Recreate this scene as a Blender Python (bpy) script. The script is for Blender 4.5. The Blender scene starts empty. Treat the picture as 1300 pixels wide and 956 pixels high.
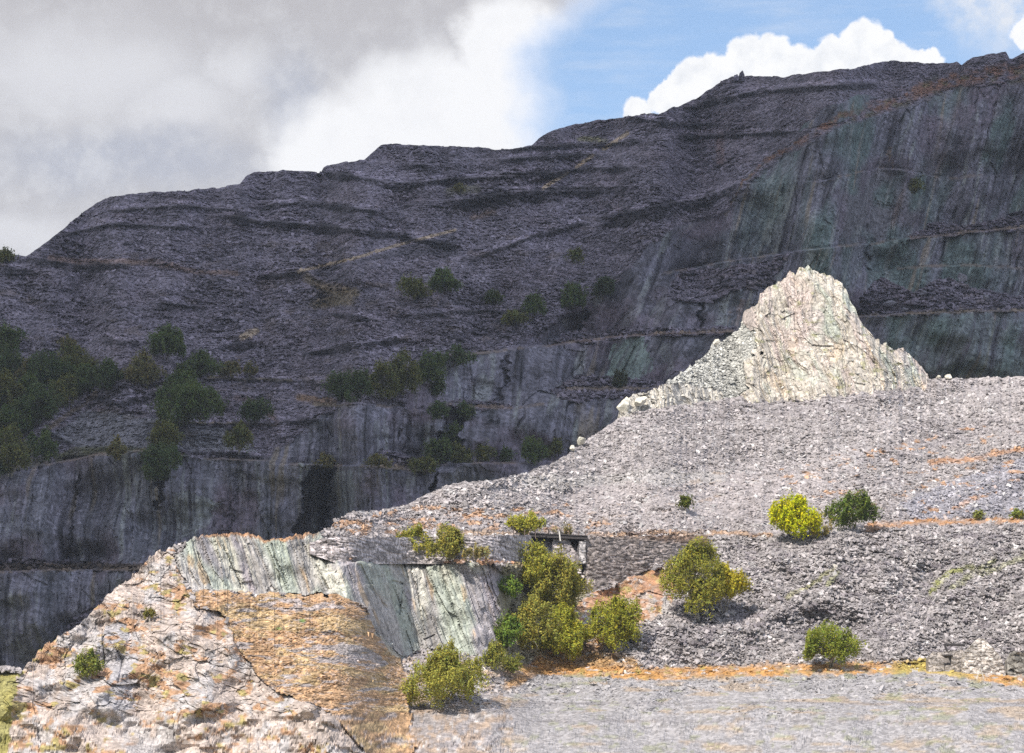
import bpy, math, random
import numpy as np
rng = np.random.default_rng(7)
random.seed(7)
SC = bpy.context.scene
COL = SC.collection

# ------------------------------------------------------------------ camera
F = 1300 * 100 / 36.0
TH = math.atan((1100 - 478) / F)
CZ = 2.0
cam_d = bpy.data.cameras.new('camera'); cam_d.lens = 100; cam_d.sensor_width = 36
cam_d.clip_start = 1; cam_d.clip_end = 60000
cam = bpy.data.objects.new('camera', cam_d); COL.objects.link(cam)
cam.location = (0, 0, CZ); cam.rotation_euler = (math.pi / 2 + TH, 0, 0)
SC.camera = cam
CT, ST = math.cos(TH), math.sin(TH)

def slopes(u, v):
    x = (np.asarray(u, float) - 650) / F
    y = (478 - np.asarray(v, float)) / F
    dy = CT - y * ST
    return x / dy, (ST + y * CT) / dy       # X/Y and Z/Y

def at(u, v, Y):
    a, t = slopes(u, v)
    return (float(a * Y), float(Y), float(t * Y + CZ))

# ------------------------------------------------------------------ noise
def hsh(ix, iy, s=0):
    n = (ix.astype(np.int64) * 374761393 + iy.astype(np.int64) * 668265263 + int(s) * 1274126177) & 0xffffffff
    n = ((n ^ (n >> 13)) * 1274126177) & 0xffffffff
    n = ((n ^ (n >> 15)) * 2246822519) & 0xffffffff
    n = n ^ (n >> 16)
    return (n & 0xffffff) / float(0xffffff)

def vnoise(x, y, s=0):
    ix = np.floor(x); iy = np.floor(y); fx = x - ix; fy = y - iy
    fx = fx * fx * fx * (fx * (fx * 6 - 15) + 10); fy = fy * fy * fy * (fy * (fy * 6 - 15) + 10)
    a = hsh(ix, iy, s); b = hsh(ix + 1, iy, s); c = hsh(ix, iy + 1, s); d = hsh(ix + 1, iy + 1, s)
    return (a + (b - a) * fx) * (1 - fy) + (c + (d - c) * fx) * fy

def fbm(x, y, o=4, s=0):            # about -1..1
    r = 0; amp = 1; tot = 0
    for k in range(o):
        r = r + (vnoise(x, y, s + 17 * k) * 2 - 1) * amp; tot += amp
        amp *= .55; x, y = x * 2.03 + 3.7 * y * .1, y * 2.03 - 3.7 * x * .1
    return r / tot * 1.5

def ridged(x, y, o=3, s=0):
    r = 0; amp = 1; tot = 0
    for k in range(o):
        r = r + (1 - np.abs(vnoise(x, y, s + 31 * k) * 2 - 1)) * amp; tot += amp
        amp *= .5; x = x * 2.1; y = y * 2.1
    return r / tot

def facets(x, y, s=0, tilt=1.0):    # broken slabs: each cell its own offset and tilt
    cx = np.floor(x); cy = np.floor(y)
    best = np.full(x.shape, 9e9); h = np.zeros(x.shape); rid = np.zeros(x.shape)
    for dx in (-1, 0, 1):
        for dy in (-1, 0, 1):
            qx = cx + dx; qy = cy + dy
            px = qx + .5 + (hsh(qx, qy, s + 1) - .5) * .9; py = qy + .5 + (hsh(qx, qy, s + 2) - .5) * .9
            d = (x - px) ** 2 + (y - py) ** 2
            k = d < best
            r = hsh(qx, qy, s + 3)
            hh = (r - .5) + tilt * ((hsh(qx, qy, s + 4) - .5) * 2 * (x - px) + (hsh(qx, qy, s + 5) - .5) * 2 * (y - py))
            h = np.where(k, hh, h); rid = np.where(k, r, rid); best = np.where(k, d, best)
    return h, rid

def sm(a, b, x):
    q = np.clip((x - a) / (b - a), 0, 1); return q * q * (3 - 2 * q)

def pl(pts, u):
    p = np.array(pts, float); return np.interp(u, p[:, 0], p[:, 1])

def poly(pts, x, y):
    p = np.array(pts, float); n = len(p); inside = np.zeros(x.shape, bool)
    for i in range(n):
        x0, y0 = p[i]; x1, y1 = p[(i + 1) % n]
        if y0 == y1: continue
        c = ((y0 > y) != (y1 > y)) & (x < (x1 - x0) * (y - y0) / (y1 - y0) + x0)
        inside ^= c
    return inside.astype(float)

def segd(pts, x, y):                # distance to a polyline
    best = np.full(x.shape, 1e9)
    for (x0, y0), (x1, y1) in zip(pts[:-1], pts[1:]):
        dx, dy = x1 - x0, y1 - y0; L = dx * dx + dy * dy
        k = np.clip(((x - x0) * dx + (y - y0) * dy) / L, 0, 1)
        best = np.minimum(best, np.hypot(x - x0 - k * dx, y - y0 - k * dy))
    return best

def hblur(A, w):                    # soften sideways only
    k = np.hanning(2 * w + 3)[1:-1]; k /= k.sum()
    Ap = np.pad(A, ((0, 0), (w, w)), 'edge'); out = np.zeros_like(A)
    for i, q in enumerate(k): out += q * Ap[:, i:i + A.shape[1]]
    return out

def mix(c, d, k):
    k = np.clip(k, 0, 1)[..., None]
    return c * (1 - k) + np.array(d) * k

# ------------------------------------------------------------------ objects
def tag(o, label=None, cat=None, group=None, kind=None):
    if label: o['label'] = label
    if cat: o['category'] = cat
    if group: o['group'] = group
    if kind: o['kind'] = kind
    return o

def empty(name, loc, label, cat, group=None):
    o = bpy.data.objects.new(name, None); COL.objects.link(o); o.location = loc
    o.empty_display_size = .5
    return tag(o, label, cat, group)

def mesh_np(name, verts, quads, mat, col=None, parent=None, smooth=False):
    me = bpy.data.meshes.new(name)
    verts = np.asarray(verts, np.float32); quads = np.asarray(quads, np.int32)
    n = quads.shape[1]
    me.vertices.add(len(verts)); me.vertices.foreach_set('co', verts.ravel())
    me.loops.add(quads.size); me.loops.foreach_set('vertex_index', quads.ravel())
    me.polygons.add(len(quads)); me.polygons.foreach_set('loop_start', np.arange(0, quads.size, n, dtype=np.int32))
    me.polygons.foreach_set('use_smooth', np.full(len(quads), smooth))
    if col is not None:
        ca = me.color_attributes.new('tint', 'FLOAT_COLOR', 'POINT')
        c4 = np.ones((len(verts), 4), np.float32); c4[:, :3] = np.clip(col, .004, .9)
        ca.data.foreach_set('color', c4.ravel())
    me.update(calc_edges=True); me.validate()
    me.materials.append(mat)
    o = bpy.data.objects.new(name, me); COL.objects.link(o)
    if parent is not None:
        o.parent = parent; o.matrix_parent_inverse.identity()
    return o

def grid_quads(R, C):
    i = np.arange(R - 1)[:, None] * C + np.arange(C - 1)[None]
    i = i.ravel(); return np.stack([i, i + 1, i + C + 1, i + C], 1)

class MB:                            # small solid shapes joined into one mesh
    def __init__(s): s.v = []; s.f = []
    def hexa(s, pts):                # 8 points: 4 bottom, 4 top
        n = len(s.v); s.v += [tuple(p) for p in pts]
        for q in ((0, 3, 2, 1), (4, 5, 6, 7), (0, 1, 5, 4), (1, 2, 6, 5), (2, 3, 7, 6), (3, 0, 4, 7)):
            s.f.append([n + k for k in q])
    def box(s, x0, x1, y0, y1, z0, z1):
        s.hexa([(x0, y0, z0), (x1, y0, z0), (x1, y1, z0), (x0, y1, z0), (x0, y0, z1), (x1, y0, z1), (x1, y1, z1), (x0, y1, z1)])
    def tube(s, pts, rad, k=6):
        n0 = len(s.v); pts = [np.array(p, float) for p in pts]
        for i, p in enumerate(pts):
            d = pts[min(i + 1, len(pts) - 1)] - pts[max(i - 1, 0)]; d /= (np.linalg.norm(d) + 1e-9)
            a = np.cross(d, (0.3, 1, .1)); a /= (np.linalg.norm(a) + 1e-9); b = np.cross(d, a)
            for j in range(k):
                w = 2 * math.pi * j / k
                s.v.append(tuple(p + rad[i] * (math.cos(w) * a + math.sin(w) * b)))
        for i in range(len(pts) - 1):
            for j in range(k):
                s.f.append([n0 + i * k + j, n0 + i * k + (j + 1) % k, n0 + (i + 1) * k + (j + 1) % k, n0 + (i + 1) * k + j])
    def build(s, name, mat, parent=None, off=(0, 0, 0)):
        v = np.array(s.v) - np.array(off)
        return mesh_np(name, v, s.f, mat, None, parent)

# ------------------------------------------------------------------ materials
def terrain_mat(name, s1, s2, bump, rough=.85, dist=.25, var=.5):
    m = bpy.data.materials.new(name); m.use_nodes = True; nt = m.node_tree; N = nt.nodes; L = nt.links
    bs = N['Principled BSDF']; bs.inputs['Roughness'].default_value = rough
    bs.inputs['Specular IOR Level'].default_value = .25
    at_ = N.new('ShaderNodeAttribute'); at_.attribute_name = 'tint'
    tc = N.new('ShaderNodeTexCoord')
    vo = N.new('ShaderNodeTexVoronoi'); vo.inputs['Scale'].default_value = s1; vo.inputs['Randomness'].default_value = 1
    L.new(tc.outputs['Object'], vo.inputs['Vector'])
    sp = N.new('ShaderNodeSeparateColor'); L.new(vo.outputs['Color'], sp.inputs[0])
    mr = N.new('ShaderNodeMapRange'); mr.inputs['To Min'].default_value = 1 - var; mr.inputs['To Max'].default_value = 1 + var
    L.new(sp.outputs[0], mr.inputs['Value'])
    no = N.new('ShaderNodeTexNoise'); no.inputs['Scale'].default_value = s2; no.inputs['Detail'].default_value = 8; no.inputs['Roughness'].default_value = .65
    L.new(tc.outputs['Object'], no.inputs['Vector'])
    mr2 = N.new('ShaderNodeMapRange'); mr2.inputs['From Min'].default_value = .25; mr2.inputs['From Max'].default_value = .75
    mr2.inputs['To Min'].default_value = .72; mr2.inputs['To Max'].default_value = 1.28
    L.new(no.outputs[0], mr2.inputs['Value'])
    mu = N.new('ShaderNodeMath'); mu.operation = 'MULTIPLY'; L.new(mr.outputs[0], mu.inputs[0]); L.new(mr2.outputs[0], mu.inputs[1])
    sc = N.new('ShaderNodeVectorMath'); sc.operation = 'SCALE'; L.new(at_.outputs['Color'], sc.inputs[0]); L.new(mu.outputs[0], sc.inputs['Scale'])
    L.new(sc.outputs[0], bs.inputs['Base Color'])
    ad = N.new('ShaderNodeMath'); ad.operation = 'ADD'; L.new(no.outputs[0], ad.inputs[0]); L.new(sp.outputs[1], ad.inputs[1])
    bu = N.new('ShaderNodeBump'); bu.inputs['Strength'].default_value = bump; bu.inputs['Distance'].default_value = dist
    L.new(ad.outputs[0], bu.inputs['Height']); L.new(bu.outputs[0], bs.inputs['Normal'])
    return m

def leaf_mat(name):
    m = bpy.data.materials.new(name); m.use_nodes = True; nt = m.node_tree; N = nt.nodes; L = nt.links
    N.remove(N['Principled BSDF']); out = N['Material Output']
    at_ = N.new('ShaderNodeAttribute'); at_.attribute_name = 'tint'
    d = N.new('ShaderNodeBsdfDiffuse'); t = N.new('ShaderNodeBsdfTranslucent'); mx = N.new('ShaderNodeMixShader'); mx.inputs[0].default_value = .42
    L.new(at_.outputs['Color'], d.inputs[0]); L.new(at_.outputs['Color'], t.inputs[0])
    L.new(d.outputs[0], mx.inputs[1]); L.new(t.outputs[0], mx.inputs[2]); L.new(mx.outputs[0], out.inputs[0])
    return m

def plain_mat(name, c, sc=3, var=.3, rough=.85):
    m = bpy.data.materials.new(name); m.use_nodes = True; nt = m.node_tree; N = nt.nodes; L = nt.links
    bs = N['Principled BSDF']; bs.inputs['Roughness'].default_value = rough; bs.inputs['Specular IOR Level'].default_value = .2
    tc = N.new('ShaderNodeTexCoord'); no = N.new('ShaderNodeTexNoise'); no.inputs['Scale'].default_value = sc; no.inputs['Detail'].default_value = 6
    L.new(tc.outputs['Object'], no.inputs['Vector'])
    mr = N.new('ShaderNodeMapRange'); mr.inputs['From Min'].default_value = .25; mr.inputs['From Max'].default_value = .75
    mr.inputs['To Min'].default_value = 1 - var; mr.inputs['To Max'].default_value = 1 + var
    L.new(no.outputs[0], mr.inputs['Value'])
    s = N.new('ShaderNodeVectorMath'); s.operation = 'SCALE'; s.inputs[0].default_value = c; L.new(mr.outputs[0], s.inputs['Scale'])
    L.new(s.outputs[0], bs.inputs['Base Color'])
    bu = N.new('ShaderNodeBump'); bu.inputs['Strength'].default_value = .4; bu.inputs['Distance'].default_value = .05
    L.new(no.outputs[0], bu.inputs['Height']); L.new(bu.outputs[0], bs.inputs['Normal'])
    return m

M_far = terrain_mat('far_slate', 1.1, .5, .5, dist=.5, var=.4)
M_near = terrain_mat('near_slate', 2.6, 1.2, .5, dist=.2, var=.3)
M_wall = terrain_mat('dry_stone', 3.2, 2.0, .7, dist=.15, var=.5)
M_stone = terrain_mat('loose_slate', 1.5, 2.5, .3, dist=.1, var=.15)
M_leaf = leaf_mat('foliage')
M_bark = plain_mat('pale_bark', (.34, .31, .27), 2.5, .5)
M_bark2 = plain_mat('dark_bark', (.10, .08, .06), 2.5, .4)
M_wood = plain_mat('weathered_wood', (.05, .045, .045), 4, .4)
M_post = plain_mat('fence_wood', (.16, .12, .10), 6, .4)
M_white = plain_mat('bleached_wood', (.6, .57, .52), 6, .2)

# ================================================================== the sheets
U0, U1 = -170, 1470
def build_rows(top, bot, n):         # rows from bottom to top
    s = np.linspace(1, 0, n)[:, None]
    return top[None] + s * (bot - top)[None]

# ---- shared silhouettes (photograph pixels)
SKY = [(-170, 335), (-60, 322), (0, 320), (33, 325), (55, 310), (75, 295), (107, 267), (140, 249), (170, 246), (215, 243), (260, 240), (305, 233), (314, 222), (322, 218), (360, 216), (407, 219), (411, 212), (435, 205), (462, 203), (475, 192), (484, 184), (530, 183), (580, 186), (645, 189), (675, 185), (690, 172), (710, 162), (750, 154), (795, 148), (835, 144), (862, 134), (885, 125), (910, 107), (930, 96), (960, 96), (995, 97), (1040, 91), (1085, 86), (1105, 80), (1120, 77), (1150, 78), (1190, 81), (1215, 79), (1221, 83), (1228, 76), (1237, 71), (1277, 66), (1282, 75), (1300, 68), (1380, 60), (1470, 75)]
FRONT = [(-170, 846), (-60, 842), (0, 846), (22, 848), (28, 852), (38, 840), (60, 817), (90, 800), (115, 780), (135, 758), (150, 745), (175, 727), (190, 706), (215, 695), (240, 685), (262, 678), (285, 676), (315, 677), (335, 683), (350, 685), (375, 678), (400, 677), (421, 668), (428, 657), (453, 649), (481, 648), (502, 644), (524, 638), (542, 627), (552, 623), (577, 613), (630, 609), (658, 602), (697, 590), (718, 578), (733, 568), (748, 556), (771, 541), (784, 532), (800, 523), (832, 518), (912, 508), (956, 500), (980, 497), (1028, 495), (1084, 491), (1132, 487), (1180, 482), (1220, 480), (1300, 478), (1380, 474), (1470, 470)]

# ---------------------------------------------------------------- far mountain
nC = 1230
uB = np.linspace(U0, U1, nC)
jag = fbm(uB / 14, uB * 0, 5, 5) * 1.5 + (facets(uB / 11, uB * 0 + .5, 8, .4)[0]) * 1.2
topB = pl(SKY, uB) + jag * sm(-50, 60, uB)
botB = pl(FRONT, uB) + 26
nR = 620
vB = build_rows(topB, botB, nR); uuB = np.broadcast_to(uB, vB.shape).copy()
aB, tB = slopes(uuB, vB)
nw = fbm(uuB / 38, vB / 24, 4, 11)          # raggedness of every traced line
nw2 = fbm(uuB / 11, vB / 8, 3, 12)
nwx = fbm(uuB / 22, uuB * 0 + .3, 4, 13)
ud = uuB + nw * 4 + nw2 * 2.5; vd = vB + nw * 2.5 + nw2 * 2
EDGE = [(-170, 606), (0, 600), (20, 596), (64, 589), (95, 580), (123, 576), (177, 571), (230, 578), (275, 582), (339, 584), (360, 565), (383, 547), (410, 528), (437, 516), (453, 512), (510, 509), (526, 480), (545, 458), (612, 447), (685, 438), (700, 407), (740, 390), (775, 365), (815, 322), (850, 294), (922, 272), (940, 242), (970, 212), (1022, 187), (1060, 162), (1130, 142), (1185, 122), (1240, 108), (1300, 104), (1470, 98)]
edge = pl(EDGE, ud)
cliff = sm(-3, 4, vd - edge)
RUB = [[(1150, 304), (1180, 284), (1230, 286), (1300, 268), (1360, 262), (1360, 288), (1200, 300)],
       [(1085, 402), (1095, 372), (1120, 352), (1160, 372), (1200, 350), (1240, 368), (1300, 376), (1400, 380), (1400, 392), (1200, 398)],
       [(845, 378), (868, 342), (950, 336), (1000, 322), (975, 368), (940, 366), (900, 384)],
       [(700, 498), (740, 478), (800, 480), (850, 488), (830, 512), (780, 506), (720, 510)],
       [(468, 592), (482, 570), (510, 574), (540, 588), (545, 598)],
       [(560, 520), (590, 508), (650, 514), (650, 520), (600, 522)],
       [(700, 440), (720, 425), (800, 418), (930, 412), (930, 422), (780, 430)],
       [(-170, 724), (-10, 712), (60, 710), (190, 716), (190, 724), (-10, 726)],
       [(60, 830), (90, 790), (130, 760), (150, 770), (110, 810), (80, 840)]]
rub = np.zeros(vB.shape)
for q in RUB: rub = np.maximum(rub, poly(q, ud, vd))
cliff = cliff * (1 - rub)
# rocky rib above the big face
rib = poly([(1012, 168), (1040, 140), (1090, 120), (1115, 122), (1090, 145), (1050, 160)], ud, vd)
cliff = np.maximum(cliff, rib)
# terrace walls and tip edges, their shade painted in: polyline, half thickness, step back behind it
BANDS = [([(285, 277), (340, 284), (400, 290), (475, 298), (520, 300)], 5, 7), ([(382, 258), (430, 264), (487, 272)], 4, 5),
         ([(330, 262), (384, 259)], 2, 3), ([(140, 268), (230, 262), (300, 268)], 2, 4),
         ([(408, 221), (450, 226), (500, 236), (560, 231), (650, 226)], 4, 7), ([(512, 210), (546, 213)], 5, 4),
         ([(573, 262), (605, 258), (650, 250), (700, 250)], 8, 10), ([(640, 204), (700, 200), (760, 198)], 3, 5),
         ([(650, 190), (700, 187), (765, 184), (810, 180)], 3, 5), ([(690, 243), (730, 243), (790, 241)], 6, 8),
         ([(640, 222), (700, 222), (745, 216), (800, 214)], 4, 5),
         ([(765, 282), (810, 273), (850, 266), (890, 258), (935, 240)], 8, 12), ([(800, 150), (860, 160), (910, 158)], 3, 4),
         ([(880, 135), (960, 118), (1040, 112), (1110, 108)], 4, 6), ([(860, 175), (930, 172), (1010, 168)], 3, 5),
         ([(40, 330), (90, 340), (160, 338)], 5, 5), ([(0, 344), (50, 348)], 5, 4), ([(330, 352), (380, 348)], 4, 3),
         ([(200, 386), (250, 392)], 4, 3), ([(130, 432), (180, 437)], 4, 3), ([(285, 442), (330, 436)], 5, 3),
         ([(390, 452), (450, 440), (520, 432)], 4, 3), ([(392, 490), (420, 492)], 7, 4),
         ([(255, 482), (300, 482), (372, 484)], 2.5, 5), ([(205, 538), (290, 540), (350, 538), (420, 534)], 3, 6),
         ([(120, 505), (150, 515), (200, 500), (245, 505)], 4, 3), ([(125, 492), (155, 489)], 3, 3), ([(55, 548), (90, 565)], 4, 3),
         ([(240, 575), (300, 578), (340, 583)], 3, 4), ([(500, 300), (580, 316)], 5, 3), ([(420, 400), (480, 408)], 3, 3), ([(600, 330), (680, 300), (740, 285)], 3, 4),
         ([(540, 400), (620, 395), (660, 402)], 3, 3), ([(80, 300), (140, 285), (240, 290)], 2.5, 3)]
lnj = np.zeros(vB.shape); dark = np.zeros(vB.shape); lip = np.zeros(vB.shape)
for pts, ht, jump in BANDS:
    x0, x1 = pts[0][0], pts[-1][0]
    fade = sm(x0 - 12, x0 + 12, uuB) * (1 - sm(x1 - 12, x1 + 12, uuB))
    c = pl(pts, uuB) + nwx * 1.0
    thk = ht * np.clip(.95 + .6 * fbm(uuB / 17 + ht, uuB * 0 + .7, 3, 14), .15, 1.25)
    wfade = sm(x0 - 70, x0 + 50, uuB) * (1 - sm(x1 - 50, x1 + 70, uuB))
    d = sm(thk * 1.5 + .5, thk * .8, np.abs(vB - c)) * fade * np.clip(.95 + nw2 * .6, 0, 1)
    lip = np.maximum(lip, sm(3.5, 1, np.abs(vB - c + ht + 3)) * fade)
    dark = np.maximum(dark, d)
    lnj += jump * 1.2 * wfade / 800 * sm(c - ht + 1, c - ht - 1, vB)
BENCH = [([(850, 347), (930, 330), (1000, 320), (1150, 303), (1300, 288), (1470, 280)], 14), ([(1075, 402), (1100, 400), (1300, 393), (1470, 388)], 14),
         ([(685, 440), (780, 427), (928, 420), (1010, 417)], 11), ([(555, 513), (595, 516), (648, 518), (700, 512), (718, 495), (821, 493), (900, 488)], 11),
         ([(395, 515), (453, 512), (541, 521), (556, 528)], 5), ([(370, 590), (400, 590), (470, 592), (548, 597), (552, 589), (708, 585), (790, 578)], 11),
         ([(-170, 726), (0, 725), (182, 722), (430, 720)], 14), ([(-170, 600), (64, 589), (123, 577), (177, 572), (275, 583), (345, 584)], 6),
         ([(520, 480), (545, 456), (612, 448), (690, 438)], 6), ([(1040, 230), (1120, 212), (1200, 226), (1300, 220)], 3), ([(1100, 345), (1200, 336), (1300, 340)], 4)]
bl = np.zeros(vB.shape)
for pts, jump in BENCH:
    x0, x1 = pts[0][0], pts[-1][0]
    fade = sm(x0 - 25, x0 + 15, uuB) * (1 - sm(x1 - 15, x1 + 25, uuB))
    c = pl(pts, uuB) + nwx * 1.4
    lnj += jump * 1.3 * fade / 750 * sm(c + 1, c - 1.2, vB)
    bl = np.maximum(bl, sm(3.2, 1.0, np.abs(vB - c)) * fade)
stp = np.maximum(cliff, dark)
m = .70 + nw * .10 + (3.6 - .7) * stp
# bases: how far off the foot of each column stands
Y0 = pl([(-170, 600), (150, 602), (400, 615), (600, 640), (800, 670), (1000, 700), (1470, 700)], uB)
dt = np.zeros(vB.shape); dt[1:] = tB[1:] - tB[:-1]
LY = hblur(np.log(Y0)[None] + np.cumsum(dt / (m - tB), 0), 14) + lnj
YB = np.exp(LY)
# smooth big shapes: gullies and buttresses
YB += (fbm(uuB / 150, vB / 110, 3, 21) * 10 + fbm(uuB / 60, vB / 45, 3, 22) * 2.0)
# vertical shafts cut into the faces (photograph: deep navy slots)
for (x0, x1, y0, y1, dd) in ((386, 424, 590, 700, 16), (560, 592, 520, 600, 10), (700, 742, 395, 432, 9), (548, 556, 590, 640, 6), (1095, 1110, 300, 350, 3), (640, 650, 450, 515, 3), (886, 896, 370, 420, 3), (96, 104, 600, 720, 2.5), (200, 212, 585, 650, 4), (300, 306, 590, 700, 2)):
    us_ = ud + (vB - y0) * .14 + nw2 * 3 - (x1 - x0) * .12 * sm(y0 + 25, y0, vB) * 2
    k = sm(x0, x0 + 5, us_) * (1 - sm(x1 - 5, x1, us_)) * sm(y0 - 3, y0 + 12, vd) * (1 - sm(y1 - 8, y1, vB))
    YB += dd * k * cliff
XB = aB * YB; ZB = tB * YB + CZ
# cliff relief: leaning vertical ribs and fractures
lean = pl([(-170, 0.05), (600, .0), (900, -.25), (1300, -.30)], uuB)
xs = XB + lean * ZB + fbm(XB / 9, ZB / 40, 2, 33) * .8
cr = (ridged(xs / 16, ZB / 160, 3, 31) - .5) * 5 + fbm(xs / 3.0, ZB / 40, 4, 32) * .9
crack = sm(.90, .975, ridged(xs / 4.5 + .15 * fbm(XB / 3, ZB / 6, 2, 89), ZB / 40, 2, 80)) * sm(-.3, .2, fbm(XB / 9, ZB / 14, 2, 90))
cr = cr + crack * 1.1
f1, id1 = facets(xs / 4.0, ZB / 15, 41, .5); f2, id2 = facets(xs / 1.4, ZB / 7.5, 45, .6); f3, id3 = facets(xs / .6, ZB / 2.8, 49, .8)
cr += fbm(xs / .7, ZB / 16, 2, 34) * .3
cr += f1 * 1.3 + f2 * .6 + f3 * .28
# scree relief: slabs
ys = ZB * 1.7
wx = XB + fbm(XB / 6, ys / 6, 2, 55) * 2
g1, j1 = facets(wx / 3.6, ys / 2.2, 51, 1.0); g2, j2 = facets(wx / 1.25, ys / .85, 53, 1.3); g3, j3 = facets(wx / .55, ys / .5, 57, 1.5)
rough_p = sm(-.2, .5, fbm(uuB / 42, vB / 22, 3, 61)) + rub * 1.2 + poly([(395, 505), (470, 455), (540, 420), (600, 440), (540, 450), (440, 480), (400, 495)], ud, vd) * .8 + poly([(140, 495), (175, 480), (215, 485), (205, 520), (165, 535), (140, 515)], ud, vd) * .8
smooth_p = poly([(64, 555), (110, 520), (200, 530), (290, 545), (330, 575), (200, 570), (110, 572)], ud, vd)
rough_p = rough_p * (1 - .8 * smooth_p)
sr = g1 * (.15 + 1.2 * rough_p) + g2 * (.5 + .7 * rough_p) + g3 * .6 + fbm(XB / 14, ys / 9, 3, 59) * .9
tipg = ridged(wx / 7 + ys / 30, ys / 40, 2, 63) - .5        # tip fans run downhill
sr += tipg * .7
YB = YB + cliff * cr + (1 - cliff) * sr
XB = aB * YB; ZB = tB * YB + CZ
# colours (linear albedo)
SCR = np.array([.185, .162, .195])
c = np.ones(vB.shape + (3,)) * SCR
lo = fbm(uuB / 70, vB / 45, 4, 71); hi = fbm(XB / 2.5, ys / 2.0, 3, 72)
c *= (1 + .22 * lo + .22 * hi + .40 * (j2 - .5) + .45 * (j3 - .5))[..., None]
c = mix(c, (.20, .165, .19), sm(.1, .8, fbm(uuB / 55, vB / 25, 3, 73)) * .5)       # redder tips
c = mix(c, (.175, .18, .185), smooth_p * .6)
# moss and heather breaking through the tips
veg = sm(.45, .8, fbm(uuB / 34, vB / 12, 4, 74)) * sm(230, 300, vB) * .35
c = mix(c, (.14, .10, .065), veg * (1 - cliff))
for pts, w, colr, k in (
        ([(65, 328), (110, 334), (190, 332), (250, 345), (300, 348)], 3.5, (.17, .10, .06), .6),
        ([(388, 352), (410, 366), (445, 382), (400, 388), (452, 372)], 5, (.19, .145, .07), .7),
        ([(405, 362), (440, 368)], 5, (.20, .14, .07), .6), ([(570, 243), (605, 240)], 5, (.14, .13, .08), .8),
        ([(735, 176), (768, 178)], 3, (.16, .15, .07), .8), ([(600, 275), (625, 268)], 4, (.17, .11, .07), .6),
        ([(912, 172), (914, 205)], 5, (.19, .11, .09), .5), ([(380, 505), (425, 512)], 4, (.20, .12, .06), .8),
        ([(270, 583), (345, 585)], 1.6, (.22, .15, .09), .8), ([(210, 536), (350, 539)], 1.3, (.21, .16, .10), .8), ([(265, 480), (372, 484)], 1.6, (.19, .15, .08), .7),
        ([(62, 545), (80, 530), (115, 505), (122, 498)], 2.5, (.20, .15, .10), .8),
        ([(75, 583), (100, 574), (150, 572), (180, 574)], 6, (.085, .085, .035), .9), ([(20, 592), (60, 585)], 5, (.10, .10, .05), .7),
        ([(180, 574), (235, 580)], 4, (.09, .10, .04), .7), ([(-170, 722), (100, 720), (190, 720)], 4.5, (.105, .075, .05), .9),
        ([(300, 505), (330, 512), (350, 535)], 3, (.16, .09, .06), .5), ([(400, 590), (470, 591), (548, 596)], 2.5, (.15, .11, .06), .8),
        ([(595, 516), (648, 518), (700, 512)], 1.6, (.18, .12, .08), .8), ([(400, 514), (541, 521)], 1.8, (.15, .12, .07), .8),
        ([(552, 588), (708, 585)], 1.4, (.15, .11, .07), .8), ([(690, 440), (780, 427), (928, 420)], 1.3, (.19, .13, .10), .9),
        ([(718, 494), (821, 493)], 1.3, (.15, .12, .08), .8), ([(1000, 320), (1150, 303), (1300, 288)], 1.3, (.17, .12, .08), .6), ([(1090, 401), (1300, 393)], 1.3, (.15, .12, .08), .8)):
    d = segd(pts, ud * .6 + uuB * .4, vd * .6 + vB * .4)
    c = mix(c, colr, sm(w * 1.6, w * .5, d) * k * np.clip(1 + nw2 * .5, 0, 1))
c = mix(c, (.21, .155, .11), bl * .7 * np.clip(.4 + nw2 * 1.5, 0, 1))
BLK = bl
# tan inclines
for pts, w in (([(690, 239), (720, 220)], 1.6), ([(732, 212), (752, 198)], 1.6), ([(767, 189), (797, 169)], 1.8), ([(378, 345), (450, 328), (505, 311), (578, 292)], 1.3), ([(308, 428), (325, 420)], 3.0)):
    c = mix(c, (.40, .31, .22), sm(w * 1.9, w * .9, segd(pts, uuB, vB)) * .95)
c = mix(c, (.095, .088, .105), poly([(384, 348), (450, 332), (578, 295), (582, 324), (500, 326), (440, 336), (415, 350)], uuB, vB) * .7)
c = c * (1 - .76 * dark[..., None]) * (1 + .55 * lip * (1 - dark))[..., None]  # shade of the steep walls painted into the bands; lips lightened
# cliffs
CL = np.ones(vB.shape + (3,)) * np.array([.142, .134, .160])
streak = fbm(xs / 1.0, ZB / 26, 4, 81) + .6 * fbm(xs / .38, ZB / 12, 2, 87); st2 = fbm(xs / 5, ZB / 18, 3, 82)
CL *= (1 - .55 * crack) [..., None]
CL *= (1 + .50 * streak + .25 * (id1 - .5) + .22 * (id2 - .5) + .12 * st2)[..., None]
gz = sm(880, 1010, uuB) * .8 + .12
CL = mix(CL, (.125, .165, .155), gz * sm(-.3, .6, fbm(xs / 6, ZB / 26, 3, 83)))
CL = mix(CL, (.235, .195, .15), sm(.6, 1.0, fbm(xs / 2.0, ZB / 30, 3, 84)) * .8)
CL = mix(CL, (.27, .28, .27), sm(.42, .95, fbm(xs / 1.3, ZB / 14, 3, 85)) * .7)
CL = mix(CL, (.165, .125, .155), sm(.25, .8, fbm(xs / 12, ZB / 16, 3, 86)) * .55)
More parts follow.
